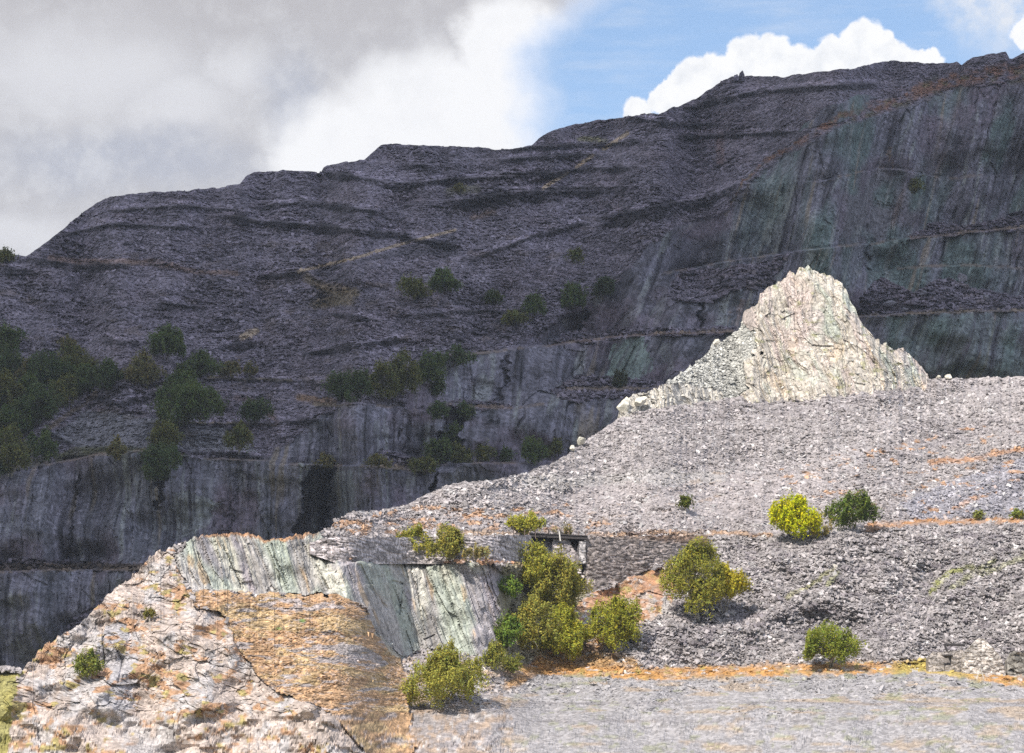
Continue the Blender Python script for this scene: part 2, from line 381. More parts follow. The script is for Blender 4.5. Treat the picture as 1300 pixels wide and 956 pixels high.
for pg, colr, k in (([(205, 660), (215, 632), (240, 625), (280, 640), (260, 670), (225, 685), (208, 680)], (.26, .28, .26), .55),
                    ([(770, 490), (778, 440), (800, 425), (822, 428), (828, 470), (800, 490)], (.24, .31, .27), .75),
                    ([(835, 440), (850, 435), (858, 470), (845, 480)], (.25, .27, .25), .4),
                    ([(420, 690), (425, 600), (450, 598), (455, 660), (445, 690)], (.25, .27, .27), .5),
                    ([(1125, 185), (1133, 186), (1134, 212), (1127, 208)], (.32, .21, .12), .7),
                    ([(920, 420), (940, 380), (955, 380), (945, 420)], (.26, .19, .16), .6),
                    ([(965, 300), (985, 250), (1010, 230), (1000, 290), (985, 320)], (.22, .23, .20), .4),
                    ([(1110, 470), (1180, 405), (1260, 400), (1300, 440), (1300, 480)], (.14, .18, .16), .5)):
    CL = mix(CL, colr, poly(pg, ud + streak * 6, vd) * k * np.clip(.8 + streak, 0, 1))
CL = mix(CL, (.21, .155, .115), bl * .65 * np.clip(.35 + nw2 * 1.5, 0, 1))
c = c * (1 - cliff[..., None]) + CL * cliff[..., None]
# heather along the brow of the big face
br = pl([(922, 272), (940, 236), (970, 205), (1022, 178), (1060, 153), (1130, 132), (1185, 110), (1240, 97), (1300, 92), (1470, 88)], uuB)
hw = pl([(930, 3), (1000, 5), (1060, 8), (1200, 12), (1300, 14)], uuB)
k = sm(1.2, .4, np.abs(vB - br + nw2 * 4) / hw) * sm(915, 935, uuB) * np.clip(.75 + nw2 * 1.1, 0, 1)
c = mix(c, (.215, .11, .07), k * .9)
k2 = sm(.2, .7, fbm(uuB / 12, vB / 7, 3, 88)) * sm(1.6, .3, np.abs(vB - br) / hw) * sm(915, 935, uuB)
c = mix(c, (.11, .12, .05), k2 * .55)
c = mix(c, (.22, .20, .22), rub * cliff * 0)
c = c * (1 + .35 * rub * (g1 * .8))[..., None]
CB_ = c.copy()
# back of the hill and the hidden foot
def close_sheet(X, Y, Z, C, back=((14, -3), (60, -30), (260, -190), (420, -420)), foot=-8):
    rows = [(X, Y, Z)]; cols = [C]
    top = (X[-1], Y[-1], Z[-1])
    for dy, dz in back:
        rows.append(((top[0] * (1 + dy / 900))[None], (top[1] + dy)[None], (top[2] + dz)[None])); cols.append(C[-1:])
    if foot is not None:
        rows.insert(0, (X[:1], Y[:1] - 1.5, Z[:1] * 0 + foot)); cols.insert(0, C[:1])
    X = np.concatenate([r[0] for r in rows]); Y = np.concatenate([r[1] for r in rows]); Z = np.concatenate([r[2] for r in rows])
    return np.stack([X, Y, Z], -1), np.concatenate(cols)
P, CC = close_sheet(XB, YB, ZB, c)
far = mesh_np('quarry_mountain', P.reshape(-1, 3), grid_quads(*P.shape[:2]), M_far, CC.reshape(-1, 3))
tag(far, kind='structure')

def sheet_lookup(top, bot, n, us, Y):
    def f(u, v):
        u = np.asarray(u, float); v = np.asarray(v, float)
        ci = (u - us[0]) / (us[-1] - us[0]) * (len(us) - 1); c0 = np.clip(np.round(ci).astype(int), 0, len(us) - 1)
        s = (v - top[c0]) / (bot[c0] - top[c0]); r = np.clip(np.round((1 - s) * (n - 1)).astype(int), 0, n - 1)
        return Y[r, c0], r, c0
    return f
farY = sheet_lookup(topB, botB, nR, uB, YB)

# ---------------------------------------------------------------- near ground
nC2 = 1340; nR2 = 500
uF = np.linspace(U0, U1, nC2)
jag = fbm(uF / 7, uF * 0, 4, 105) * 1.6 + facets(uF / 6, uF * 0 + .5, 108, .6)[0] * 1.6
rockS = 1 + 1.0 * sm(0, 40, uF) * (1 - sm(380, 430, uF))
topF = pl(FRONT, uF) + jag * rockS
botF = np.full(uF.shape, 905.0)
vF = build_rows(topF, botF, nR2)
vlow = np.linspace(1096, 906, 60)[:, None] + np.zeros(nC2)[None]
vF = np.concatenate([vlow, vF]); uuF = np.broadcast_to(uF, vF.shape).copy()
aF, tF = slopes(uuF, vF)
nw = fbm(uuF / 30, vF / 20, 4, 111); nw2 = fbm(uuF / 9, vF / 7, 3, 112)
ud = uuF + nw * 6 + nw2 * 3; vd = vF + nw * 4 + nw2 * 2.5
PALE = [(-170, 1100), (-170, 856), (20, 852), (40, 830), (110, 775), (185, 700), (215, 690), (228, 684), (222, 705), (232, 730), (238, 752), (246, 770), (276, 774), (292, 800), (304, 825), (322, 850), (345, 875), (420, 905), (470, 960), (470, 1100)]
FACE = [(226, 700), (240, 680), (262, 670), (340, 672), (400, 664), (416, 690), (412, 712), (600, 712), (628, 716), (650, 742), (648, 770), (634, 800), (622, 838), (590, 832), (560, 822), (505, 830), (478, 800), (462, 768), (430, 757), (330, 752), (242, 748), (228, 722)]
HEATH = [(238, 750), (330, 752), (430, 757), (462, 768), (480, 802), (505, 832), (520, 866), (530, 960), (470, 1000), (420, 905), (345, 875), (322, 850), (304, 825), (276, 774), (246, 770)]
RIDG = [(690, 800), (720, 775), (745, 757), (800, 730), (838, 716), (862, 708), (866, 735), (850, 775), (828, 790), (800, 772), (752, 800), (720, 830)]
pale = poly(PALE, ud, vd); face = poly(FACE, ud, vd); heath = poly(HEATH, ud + nw2 * 5, vd + nw2 * 4) * (1 - pale); ridg = poly(RIDG, ud, vd)
pale = pale * (1 - face)
pale_s = pale * (1 - sm(-1e9, -1e8, uuF) * 0)
# stone tumble at the foot of the face
tumble = poly([(470, 770), (488, 768), (505, 800), (512, 835), (495, 830), (480, 805)], ud, vd)
# slopes
m = np.full(vF.shape, .70) + nw * .06
m = np.where((vF > 864), .42, m)
strip = pl([(-170, 868), (500, 868), (600, 862), (640, 851), (700, 848), (780, 853), (820, 855), (1015, 848), (1100, 848), (1175, 845), (1300, 864), (1470, 872)], uuF)
sdist = vF - strip
lev = sm(600, 700, uuF)
m = m * (1 - lev * sm(-9, -3, sdist)) + .36 * lev * sm(-9, -3, sdist)
m = np.where((vF < 668) & (uuF > 420), .56 + nw * .05, m)
m = m * (1 - pale) + pale * (1.15 + nw * .5)
m = m * (1 - heath) + heath * .66
m = np.where((vF > 832) & (uuF > 500) & (uuF < 640), .45, m)
glm = poly([(636, 836), (640, 700), (700, 700), (750, 755), (712, 800), (700, 836)], ud, vd)
m = m * (1 - glm) + glm * 2.4
m = m * (1 - face) + face * 3.2
m = m * (1 - ridg) + ridg * 2.0
m = np.maximum(m, tF + .28)
lnj = np.zeros(vF.shape)
def jump(pts, d, w=1.5):
    global lnj
    x0, x1 = pts[0][0], pts[-1][0]
    fade = sm(x0 - 6, x0 + 6, uuF) * (1 - sm(x1 - 6, x1 + 6, uuF))
    cc = pl(pts, uuF)
    lnj += d * fade / 330 * sm(cc + w, cc - w, vF)
WB = [(395, 700), (430, 712), (640, 712), (676, 712), (700, 735), (744, 754), (800, 728), (838, 712), (870, 704), (900, 690)]     # foot of the dry stone walls
jump(WB, 3.2)
jump([(640, 694), (672, 694), (744, 694), (748, 694)], 3.0)
jump([(900, 676), (1000, 676), (1110, 668), (1180, 663), (1300, 661), (1470, 655)], 3.5, 2.5)
jump([(1165, 852), (1180, 852.5), (1280, 856), (1300, 858), (1320, 860)], 4.5, 1.5)
jump([(1010, 572), (1150, 568), (1300, 552)], 1.0, 6)
jump([(235, 748), (330, 752), (430, 757)], 2.5)
dt = np.zeros(vF.shape); dt[1:] = tF[1:] - tF[:-1]
YF = np.exp(hblur(np.log(292.0) + np.cumsum(dt / (m - tF), 0) + lnj, 46))
# keep the foot slope gentle down to the level ground
big = fbm(uuF / 120, vF / 80, 3, 121) * 3.0 + fbm(uuF / 45, vF / 32, 3, 122) * 1.1
YF += big * (1 - .85 * heath) * (1 - .7 * face)
# a gully at the bridge, ribs on the pale ridge
gul = sm(640, 690, uuF) * (1 - sm(710, 770, uuF)) * sm(860, 800, vF) * sm(690, 730, vF)
YF += gul * 1.0
YF += 7.5 * sm(674, 678, uuF) * (1 - sm(741, 744, uuF)) * sm(682, 684, vF) * sm(742, 730, vF)
XF = aF * YF; ZF = tF * YF + CZ
sx = XF + .33 * ZF
sx = sx + fbm(XF / 3, ZF / 12, 2, 131) * .25
p1, q1 = facets(sx / 2.0, ZF / 8.0, 141, .5); p2, q2 = facets(sx / .75, ZF / 4.0, 143, .6); p3, q3 = facets(sx / .35, ZF / 1.3, 145, .8)
fr = p1 * .7 + p2 * .38 + p3 * .16 + (ridged(sx / 6, ZF / 60, 3, 133) - .5) * .9 + fbm(sx / 1.1, ZF / 14, 3, 134) * .22 + fbm(sx / .35, ZF / 7, 2, 135) * .12
gro = np.zeros(vF.shape)
for pts, w in (([(557, 714), (566, 742), (576, 775), (586, 800)], 1.8), ([(456, 718), (466, 738), (478, 756), (490, 772)], 3.2), ([(402, 718), (409, 732), (417, 748)], 1.5), ([(520, 716), (528, 745), (534, 770)], 1.0), ([(612, 722), (622, 750), (634, 780)], 1.2), ([(500, 738), (510, 741)], 2.0), ([(538, 812), (552, 806)], 1.4), ([(345, 690), (352, 715), (364, 740)], 1.4), ([(283, 692), (296, 720), (306, 745)], 1.2), ([(250, 700), (262, 730), (268, 745)], 1.0), ([(140, 812), (156, 838), (150, 866)], 2.2), ([(130, 800), (133, 840), (138, 866)], 1.6)):
    gro = np.maximum(gro, .7 * sm(w * .95, w * .2, segd(pts, uuF + nw2 * 1.2, vF)))
fr = fr + gro * .7
px = XF + fbm(XF / 2.5, ZF / 2.5, 2, 152) * .9; pz = ZF * 1.15 + XF * .35
r1, e1 = facets(px / 2.4, pz / 2.0, 151, 1.1); r2, e2 = facets(px / .95, pz / .8, 153, 1.2); r3, e3 = facets(px / .4, pz / .36, 155, 1.3)
pr = gro * .8 + r1 * .45 + r2 * .28 + r3 * .15 + fbm(XF / 7, ZF / 5, 3, 156) * 1.4 + (ridged(px / 6 - pz / 10, pz / 14, 2, 157) - .5) * 1.2
ysf = ZF * 1.75
wx = XF + fbm(XF / 3, ysf / 3, 2, 161) * .8
g1, j1 = facets(wx / 1.5, ysf / .95, 162, 1.1); g2, j2 = facets(wx / .6, ysf / .42, 163, 1.3); g3, j3 = facets(wx / .3, ysf / .26, 165, 1.5)
fine = poly([(640, 675), (760, 610), (900, 600), (1060, 610), (1120, 640), (1080, 668), (900, 675)], ud, vd)     # finer spoil
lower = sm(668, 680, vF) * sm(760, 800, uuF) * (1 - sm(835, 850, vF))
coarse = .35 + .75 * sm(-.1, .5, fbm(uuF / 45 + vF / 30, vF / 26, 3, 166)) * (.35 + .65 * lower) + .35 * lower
coarse = coarse * (1 - .75 * fine)
flat = lev * sm(2, 8, sdist)
coarse = coarse * (1 - .6 * flat) * (1 - .7 * heath)
sr = (g1 * .42 + g2 * .42) * coarse + g3 * (.14 + .16 * coarse) + fbm(XF / 5, ysf / 4, 3, 168) * .5 * (1 - flat)
sr += (ridged(wx / 3 + ysf / 9, ysf / 16, 2, 169) - .5) * .8 * (1 - flat) * (1 - heath)
rockk = np.clip(face + pale + ridg, 0, 1)
edge_soft = 1
YF = YF + face * fr + (pale + ridg) * (1 - face) * pr * .9 + (1 - rockk) * sr
# bumps of heather
YF += heath * fbm(XF / .6, ysf / .9, 4, 170) * .25
XF = aF * YF; ZF = tF * YF + CZ
# ---- colours
c = np.ones(vF.shape + (3,)) * np.array([.315, .288, .284])
lo = fbm(uuF / 60, vF / 40, 4, 181); hi = fbm(XF / 1.2, ysf / 1.0, 3, 182)
c *= (1 + .10 * lo + .12 * hi + .26 * (j2 - .5) + .30 * (j3 - .5))[..., None]
c = mix(c, (.265, .24, .245), sm(0, .7, fbm(uuF / 80, vF / 18, 3, 183)) * .5)
c = mix(c, (.29, .28, .285), flat * .8)
c = mix(c, (.33, .295, .29), fine * .5)
c = mix(c, (.36, .345, .33), poly([(640, 610), (800, 600), (930, 598), (930, 612), (780, 616), (700, 625)], ud, vd) * .5)
c = mix(c, (.27, .265, .30), poly([(1140, 640), (1230, 600), (1300, 580), (1400, 570), (1400, 650), (1160, 660)], ud, vd) * .7)
OR = (.40, .23, .12)
c = mix(c, (.40, .26, .14), poly([(490, 835), (560, 832), (650, 860), (660, 1100), (480, 1100)], ud, vd) * sm(-.2, .5, fbm(uuF / 14, vF / 8, 4, 179)) * .45)
n_or = fbm(uuF / 16, vF / 5, 4, 184)
a1 = poly([(425, 668), (470, 650), (560, 640), (640, 650), (720, 640), (780, 665), (700, 677), (560, 676), (430, 680)], ud, vd)
c = mix(c, OR, a1 * sm(.05, .55, n_or) * .75)
a2 = poly([(980, 600), (1120, 560), (1300, 530), (1400, 520), (1400, 650), (1150, 655), (1020, 630)], ud, vd)
c = mix(c, OR, a2 * sm(.45, .8, n_or) * .8)
a3 = poly([(700, 670), (900, 600), (1000, 590), (900, 640)], ud, vd)
c = mix(c, (.33, .24, .17), a3 * sm(.3, .7, n_or) * .4)
for pts, w, colr, k in (([(1100, 672), (1120, 667), (1180, 663), (1300, 661), (1470, 655)], 3.0, (.40, .21, .09), .95), ([(1180, 588), (1250, 580), (1300, 570), (1400, 566)], 2.6, (.40, .21, .10), .7), ([(1215, 647), (1240, 632)], 3, (.42, .23, .12), .8),
                        ([(750, 679), (890, 677), (980, 680)], 2.4, (.38, .24, .14), .8), ([(415, 713), (520, 711), (640, 713), (670, 722)], 3.0, (.38, .20, .10), .85),
                        ([(560, 679), (670, 678)], 2.0, (.36, .24, .14), .7),
                        ([(1182, 752), (1205, 728), (1235, 722)], 3.5, (.27, .28, .08), .8), ([(1210, 748), (1260, 712)], 3, (.26, .27, .09), .55), ([(1245, 730), (1300, 705)], 3, (.26, .27, .10), .4),
                        ([(1000, 760), (1040, 735), (1060, 722)], 2.5, (.27, .26, .10), .6), ([(1050, 742), (1065, 728)], 2.5, (.25, .26, .09), .6),
                        ([(650, 866), (690, 842), (740, 832), (800, 792), (815, 782)], 7, (.38, .21, .08), .85), ([(690, 838), (760, 838), (800, 845)], 9, (.42, .25, .09), .8)):
    d = segd(pts, ud * .5 + uuF * .5, vd * .5 + vF * .5)
    c = mix(c, colr, sm(w * 1.7, w * .6, d) * k * np.clip(.9 + n_or * .7, 0, 1))
# grass strip by the lane
gs = lev * sm(9.5, 5, np.abs(sdist - 1 + nw2 * 2.5))
c = mix(c, (.43, .235, .085), gs * np.clip(.9 + n_or * .5, 0, 1))
c = mix(c, (.42, .34, .09), gs * sm(1120, 1150, uuF) * sm(1260, 1200, uuF) * .8)
c = mix(c, (.33, .30, .09), sm(.4, .8, nw2) * gs * .6)
c = mix(c, (.36, .24, .11), flat * sm(.2, .6, fbm(uuF / 50, vF / 7, 4, 185)) * .4)
c = mix(c, (.20, .22, .08), flat * sm(.35, .7, fbm(uuF / 20, vF / 6, 4, 189)) * .4)
c = mix(c, (.22, .205, .21), flat * (sm(2.2, .8, np.abs(vF - 893 - nw * 1.5)) + sm(2.5, 1, np.abs(vF - 915 - nw * 1.5))) * .6)
# scattered pale slabs, and dark cells on the lower scree
c = mix(c, (.47, .45, .44), (j2 > .93) * .8 * (1 - flat) * (1 - heath))
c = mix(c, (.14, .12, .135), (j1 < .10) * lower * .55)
# heath slope: orange bracken, ochre grass, grey spoil windows
h = np.ones(c.shape) * np.array([.42, .27, .155]); h = mix(h, (.43, .31, .17), sm(-.2, .4, fbm(uuF / 30, vF / 12, 3, 186) - .25 + .9 * poly([(290, 775), (400, 768), (460, 790), (470, 806), (400, 802), (320, 800)], ud, vd)))
h = mix(h, (.33, .31, .32), sm(.1, .45, fbm(uuF / 26, vF / 6, 4, 187) + .55 * poly([(280, 762), (350, 757), (440, 772), (440, 785), (330, 770)], ud, vd) + .55 * poly([(330, 812), (430, 805), (480, 830), (500, 850), (400, 840)], ud, vd) - .25) * .8)
h = h * (1 + .5 * (j2 - .5) + .5 * (j3 - .5))[..., None]; h = mix(h, (.34, .31, .31), ((j3 > .80) & (j2 > .3)) * .5)
h = mix(h, (.12, .24, .05), sm(6, 2, np.hypot(uuF - 384, (vF - 788) * 1.8)) * .8 + sm(5, 2, np.hypot(uuF - 354, (vF - 798) * 1.8)) * .6)
c = c * (1 - heath[..., None]) + h * heath[..., None]
c = mix(c, (.36, .37, .33), tumble * .7)
# green grey quarry face
fc = np.ones(c.shape) * np.array([.36, .34, .325]); stk = fbm(sx / .6, ZF / 14, 4, 191) + .6 * fbm(sx / .22, ZF / 8, 2, 190); st3 = fbm(sx / 2.4, ZF / 12, 3, 192)
fc *= (1 + .24 * stk + .16 * (q1 - .5) + .14 * (q2 - .5))[..., None]
fc = mix(fc, (.34, .38, .32), sm(-.1, .6, fbm(sx / 3, ZF / 14, 3, 193)) * .75)
fc = mix(fc, (.31, .27, .30), sm(.1, .6, fbm(sx / 4, ZF / 9, 3, 194)) * .7)
fc = mix(fc, (.52, .50, .42), sm(.25, .75, st3) * .7)
fc = mix(fc, (.42, .29, .16), sm(.65, .95, fbm(sx / .9, ZF / 5, 3, 195)) * .6)
c = c * (1 - face[..., None]) + fc * face[..., None]
# pale ridge with heather in its joints
pc = np.ones(c.shape) * np.array([.415, .35, .31]); pc *= (1 + .16 * (e1 - .5) + .18 * (e2 - .5) + .12 * fbm(XF / 2, ZF / 2, 3, 196))[..., None]
pc = mix(pc, (.40, .385, .385), sm(.1, .5, fbm(uuF / 24, vF / 30, 3, 197)) * .7)
greyrib = poly([(128, 800), (160, 785), (168, 812), (172, 866), (172, 900), (130, 900), (135, 860), (124, 830)], ud, vd)
pc = mix(pc, (.34, .33, .345), greyrib * .85)
vegp = sm(.02, .38, fbm(XF / 1.7 + 5, ZF / .9, 4, 198) + .25 * fbm(uuF / 40, vF / 40, 2, 199) + .35 * poly([(165, 835), (210, 828), (215, 860), (160, 870)], ud, vd)) * (r2 < .5)
pc = mix(pc, (.37, .21, .11), vegp * .85)
pc = mix(pc, (.30, .30, .10), vegp * sm(.2, .6, fbm(uuF / 14, vF / 10, 2, 200)) * .6)
rk = np.clip(pale + ridg, 0, 1) * (1 - face)
olive = poly([(-170, 1100), (-170, 838), (22, 846), (30, 852), (18, 905), (0, 1100)], ud, vd)
pc = mix(pc, (.27, .25, .08), olive * .9)
c = c * (1 - rk[..., None]) + pc * rk[..., None]
c = mix(c, (.38, .20, .11), ridg * sm(-.1, .35, fbm(uuF / 9, vF / 6, 3, 201)) * .75)
# orange crest on the skyline of the near ridge
cr_ = sm(6, 1.5, vF - topF[None] + nw2 * 3) * (sm(240, 270, uuF) * (1 - sm(395, 410, uuF)))
c = mix(c, (.42, .23, .12), cr_ * .85)
# gully floor
gl = poly([(628, 850), (640, 720), (700, 712), (745, 755), (700, 800), (690, 835)], ud, vd)
c = mix(c, (.22, .20, .10), gl * .6)
CF_ = c[60:].copy()
P, CC = close_sheet(XF, YF, ZF, c, back=((5, -1), (20, -10), (60, -45), (90, -110)), foot=-3)
near = mesh_np('quarry_ground', P.reshape(-1, 3), grid_quads(*P.shape[:2]), M_near, CC.reshape(-1, 3))
tag(near, kind='structure')
YFm = YF[60:]
nearY = sheet_lookup(topF, botF, nR2, uF, YFm)

# ---------------------------------------------------------------- pale peak
uP = np.linspace(780, 1190, 440)
PK = [(780, 536), (784, 530), (788, 509), (804, 501), (832, 494), (860, 477), (885, 460), (900, 448), (904, 437), (924, 429), (940, 417), (944, 396), (962, 387), (965, 374), (980, 362), (998, 351), (1002, 344), (1010, 346), (1016, 340), (1032, 339), (1044, 347), (1060, 354), (1074, 366), (1079, 380), (1088, 396), (1096, 412), (1112, 431), (1132, 441), (1148, 445), (1164, 458), (1176, 470), (1181, 484), (1190, 490)]
topP = pl(PK, uP) + fbm(uP / 5, uP * 0, 3, 305) * 2.0 + facets(uP / 6, uP * 0 + .5, 308, .6)[0] * 3.0
botP = np.maximum(pl(FRONT, uP) + 14, topP + 4)
nRp = 230
vP = build_rows(topP, botP, nRp); uuP = np.broadcast_to(uP, vP.shape).copy()
aP, tP = slopes(uuP, vP)
nwp = fbm(uuP / 18, vP / 14, 3, 311)
rockp = poly([(950, 520), (944, 470), (958, 440), (942, 410), (940, 380), (990, 320), (1100, 320), (1200, 440), (1200, 520)], uuP + nwp * 14, vP + nwp * 6)
ledge = poly([(776, 540), (782, 500), (835, 488), (870, 486), (915, 496), (915, 508), (830, 526)], uuP + nwp * 3, vP + nwp * 3)
rp = np.maximum(rockp, ledge)
m = .80 + (2.3 - .80) * rp
base = nearY(uP, pl(FRONT, uP) + 6)[0]
ker = np.ones(41) / 41
base = np.convolve(np.pad(base, 20, 'edge'), ker, 'valid') + .3
dt = np.zeros(vP.shape); dt[1:] = tP[1:] - tP[:-1]
YP = np.exp(hblur(np.log(base)[None] + np.cumsum(dt / (m - tP), 0), 12))
YP -= 2.2 * rockp * sm(0, 20, vP - topP[None])                  # the rock stands proud of its rubble apron
YP += (uuP - 1020) ** 2 / 12000. * rockp * .6
XP = aP * YP; ZP = tP * YP + CZ
sx = XP + .22 * ZP + fbm(XP / 3, ZP / 6, 2, 331) * .9
p1, q1 = facets(sx / 2.2, ZP / 6, 341, .7); p2, q2 = facets(sx / .9, ZP / 3, 343, .8); p3, q3 = facets(sx / .45, ZP / 1.0, 345, 1.1)
fr = p1 * .9 + p2 * .55 + p3 * .25 + (ridged(sx / 5, ZP / 26, 3, 333) - .5) * 2.4 + fbm(sx / 1.1, ZP / 6, 3, 334) * .5
g1, j1 = facets(XP / 1.5, ZP * 1.4 / 1.1, 362, 1.1); g2, j2 = facets(XP / .6, ZP * 1.4 / .5, 363, 1.3)
rg, _ = facets(XP / 1.3 + .3 * ZP, ZP / 1.6, 371, 1.0)
fr = fr * .5 + fbm(sx / .45, ZP / 4, 3, 335) * .38 + rg * .25
YP = YP + rp * fr + (1 - rp) * (g1 * .4 + g2 * .35)
XP = aP * YP; ZP = tP * YP + CZ
c = np.ones(vP.shape + (3,)) * np.array([.46, .42, .365])
c *= (1 + .14 * (q1 - .5) + .14 * (q2 - .5) + .10 * fbm(sx / .8, ZP / 8, 3, 391))[..., None]
c = mix(c, (.37, .41, .355), sm(.05, .6, fbm(sx / 2.5, ZP / 8, 3, 392) + .3 * sm(400, 360, vP) ) * .65)
c = mix(c, (.43, .35, .33), sm(.0, .5, fbm(sx / 2.2, ZP / 7, 3, 393) + .5 * sm(25, 5, segd([(1005, 400), (1040, 440), (1050, 490)], uuP, vP)) - .1) * .6)
c = mix(c, (.54, .43, .32), sm(.35, .85, fbm(sx / 1.6, ZP / 6, 3, 394)) * .55)
c = mix(c, (.24, .24, .10), sm(.55, .9, fbm(uuP / 8, vP / 6, 3, 395)) * .6)
ap = np.ones(c.shape) * np.array([.43, .425, .395]); ap *= (1 + .3 * (j1 - .5) + .3 * (j2 - .5))[..., None]
ap = mix(ap, (.48, .45, .40), ledge)
k = (1 - rockp)[..., None]; c = c * (1 - k) + ap * k
P, CC = close_sheet(XP, YP, ZP, c, back=((2.5, -.6), (7, -7), (12, -26), (14, -40)), foot=None)
peak = mesh_np('rock_peak', P.reshape(-1, 3), grid_quads(*P.shape[:2]), M_near, CC.reshape(-1, 3))
tag(peak, 'tall pale cream rock pinnacle standing sunlit above the grey scree', 'rock outcrop')

# ---------------------------------------------------------------- level ground to the horizon
gm = plain_mat('valley_grass', (.10, .11, .05), .05, .4)
g = mesh_np('ground', [(-3000, -2000, -.2), (3000, -2000, -.2), (3000, 4000, -.2), (-3000, 4000, -.2)], [(0, 1, 2, 3)], gm)
tag(g, kind='structure')

# ---------------------------------------------------------------- loose stones
def slabs(name, lookup, Xs, Ys, Zs, colf, prob, n, smin, smax, urange, vfun, seed, mat, flatn=.14, boost=1.0):
    r = np.random.default_rng(seed)
    u = r.uniform(urange[0], urange[1], n * 4); tv, bv = vfun(u); v = tv + (bv - tv) * r.uniform(0, 1, n * 4)
    _, ri, ci = lookup(u, v)
    k = r.uniform(0, 1, len(u)) < prob[ri, ci]
    ri, ci = ri[k][:n], ci[k][:n]; n = len(ri)
    P = np.stack([Xs[ri, ci], Ys[ri, ci], Zs[ri, ci]], -1)
    s = smin + (smax - smin) * r.uniform(0, 1, n) ** 4
    dim = np.stack([s, s * r.uniform(.45, .8, n), s * r.uniform(flatn * .7, flatn * 2.2, n)], -1)
    base = np.array([(-1, -1, -1), (1, -1, -1), (1, 1, -1), (-1, 1, -1), (-1, -1, 1), (1, -1, 1), (1, 1, 1), (-1, 1, 1)], float) * .5
    V = base[None] * (1 + r.uniform(-.35, .35, (n, 8, 3))) * dim[:, None]
    def rot(ax, an):
        c_, s_ = np.cos(an), np.sin(an); R = np.zeros((n, 3, 3)); i, j = [(1, 2), (2, 0), (0, 1)][ax]
        R[:, ax, ax] = 1; R[:, i, i] = c_; R[:, j, j] = c_; R[:, i, j] = -s_; R[:, j, i] = s_
        return R
    R = rot(0, r.normal(.62, .45, n)) @ rot(1, r.normal(0, .4, n)) @ rot(2, r.uniform(0, 6.28, n))
    V = np.einsum('nij,nkj->nki', R, V) + P[:, None] + np.array([0, -.1, .08])
    fq = np.array([(0, 3, 2, 1), (4, 5, 6, 7), (0, 1, 5, 4), (1, 2, 6, 5), (2, 3, 7, 6), (3, 0, 4, 7)])
    Q = (np.arange(n)[:, None, None] * 8 + fq[None]).reshape(-1, 4)
    C = colf[ri, ci] * (boost * r.uniform(.65, 1.4, n))[:, None]
    C = np.repeat(C, 8, 0)
    o = mesh_np(name, V.reshape(-1, 3), Q, mat, C)
    tag(o, kind='stuff'); return o

CF = CF_
probF = (1 - rockk[60:]) * (1 - .985 * heath[60:]) * (.25 + .75 * coarse[60:]) * (1 - .55 * flat[60:]) * (1 - gs[60:] * .9)
slabs('scree_stones', nearY, XF[60:], YFm, ZF[60:], CF, probF, 80000, .14, .70, (-150, 1450), lambda u: (pl(FRONT, u) + 2, u * 0 + 880), 3, M_stone)
CBs = CB_
probB = (1 - cliff) * (.15 + .5 * np.clip(rough_p, 0, 1.4)) * (1 - .5 * smooth_p) + .01
ri_, ci_ = None, None
peakY = sheet_lookup(topP, botP, nRp, uP, YP)
slabs('peak_rubble', peakY, XP, YP, ZP, ap, (1 - rp) * 1.0 + .02, 7000, .12, .55, (786, 1185), lambda u: (np.interp(u, uP, topP) + 2, np.interp(u, uP, botP) - 8), 6, M_stone)
slabs('tip_stones', farY, XB, YB, ZB, CBs, probB, 70000, .25, 1.25, (-150, 1450), lambda u: (pl(SKY, u) + 2, pl(FRONT, u) + 5), 4, M_stone, .2)

# ================================================================== dry stone walls
def panel(u0, u1, topf, botf, Yf, thick, col, seed, batter=.10, step=.9, sx_=.75, sz_=.28, amp=.22):
    us = np.arange(u0, u1 + step, step); n = len(us); R = max(6, int((np.max(botf(us) - topf(us))) / step))
    t = topf(us) + fbm(us / 3, us * 0, 2, seed) * .8; b = botf(us)
    V = build_rows(t, b, R); UU = np.broadcast_to(us, V.shape).copy()
    A, T = slopes(UU, V); Y = np.broadcast_to(Yf(us), V.shape).copy()
    Z0 = T * Y; Y = Y + batter * (Z0 - Z0[:1])
    X = A * Y; Z = T * Y + CZ
    f_, id_ = facets(X / sx_, Z / sz_, seed + 1, .8); f2_, _ = facets(X / 2.2, Z / 1.6, seed + 4, .6)
    Y = Y + amp * f_ + f2_ * amp * .5 + fbm(X / 4, Z / 3, 2, seed + 3) * amp * .8
    C = np.ones(V.shape + (3,)) * np.array(col); C *= (1 + .85 * (id_ - .5) + .12 * fbm(X / 3, Z / 1.5, 3, seed + 2))[..., None]
    rows = [(X, Y, Z), (X[-1:], Y[-1:] + thick, Z[-1:] - .05), (X[:1], Y[:1] + thick, Z[:1] - .3)]
    X = np.concatenate([r[0] for r in rows]); Y = np.concatenate([r[1] for r in rows]); Z = np.concatenate([r[2] for r in rows])
    C = np.concatenate([C, C[-1:], C[:1]])
    cap = lambda M, d: np.concatenate([M[:, :1] + d, M, M[:, -1:] + d], 1)
    X = cap(X, 0); Yc = cap(Y, 0); Z = cap(Z, 0); Yc[:-2, 0] = Y[:-2, 0] + thick * .97; Yc[:-2, -1] = Y[:-2, -1] + thick * .97
    C = np.concatenate([C[:, :1], C, C[:, -1:]], 1)
    return np.stack([X, Yc, Z], -1).reshape(-1, 3), grid_quads(*X.shape), C.reshape(-1, 3)

def joined(parts):
    V, Q, C, n = [], [], [], 0
    for v, q, c_ in parts: V.append(v); Q.append(q + n); C.append(c_); n += len(v)
    return np.concatenate(V), np.concatenate(Q), np.concatenate(C)

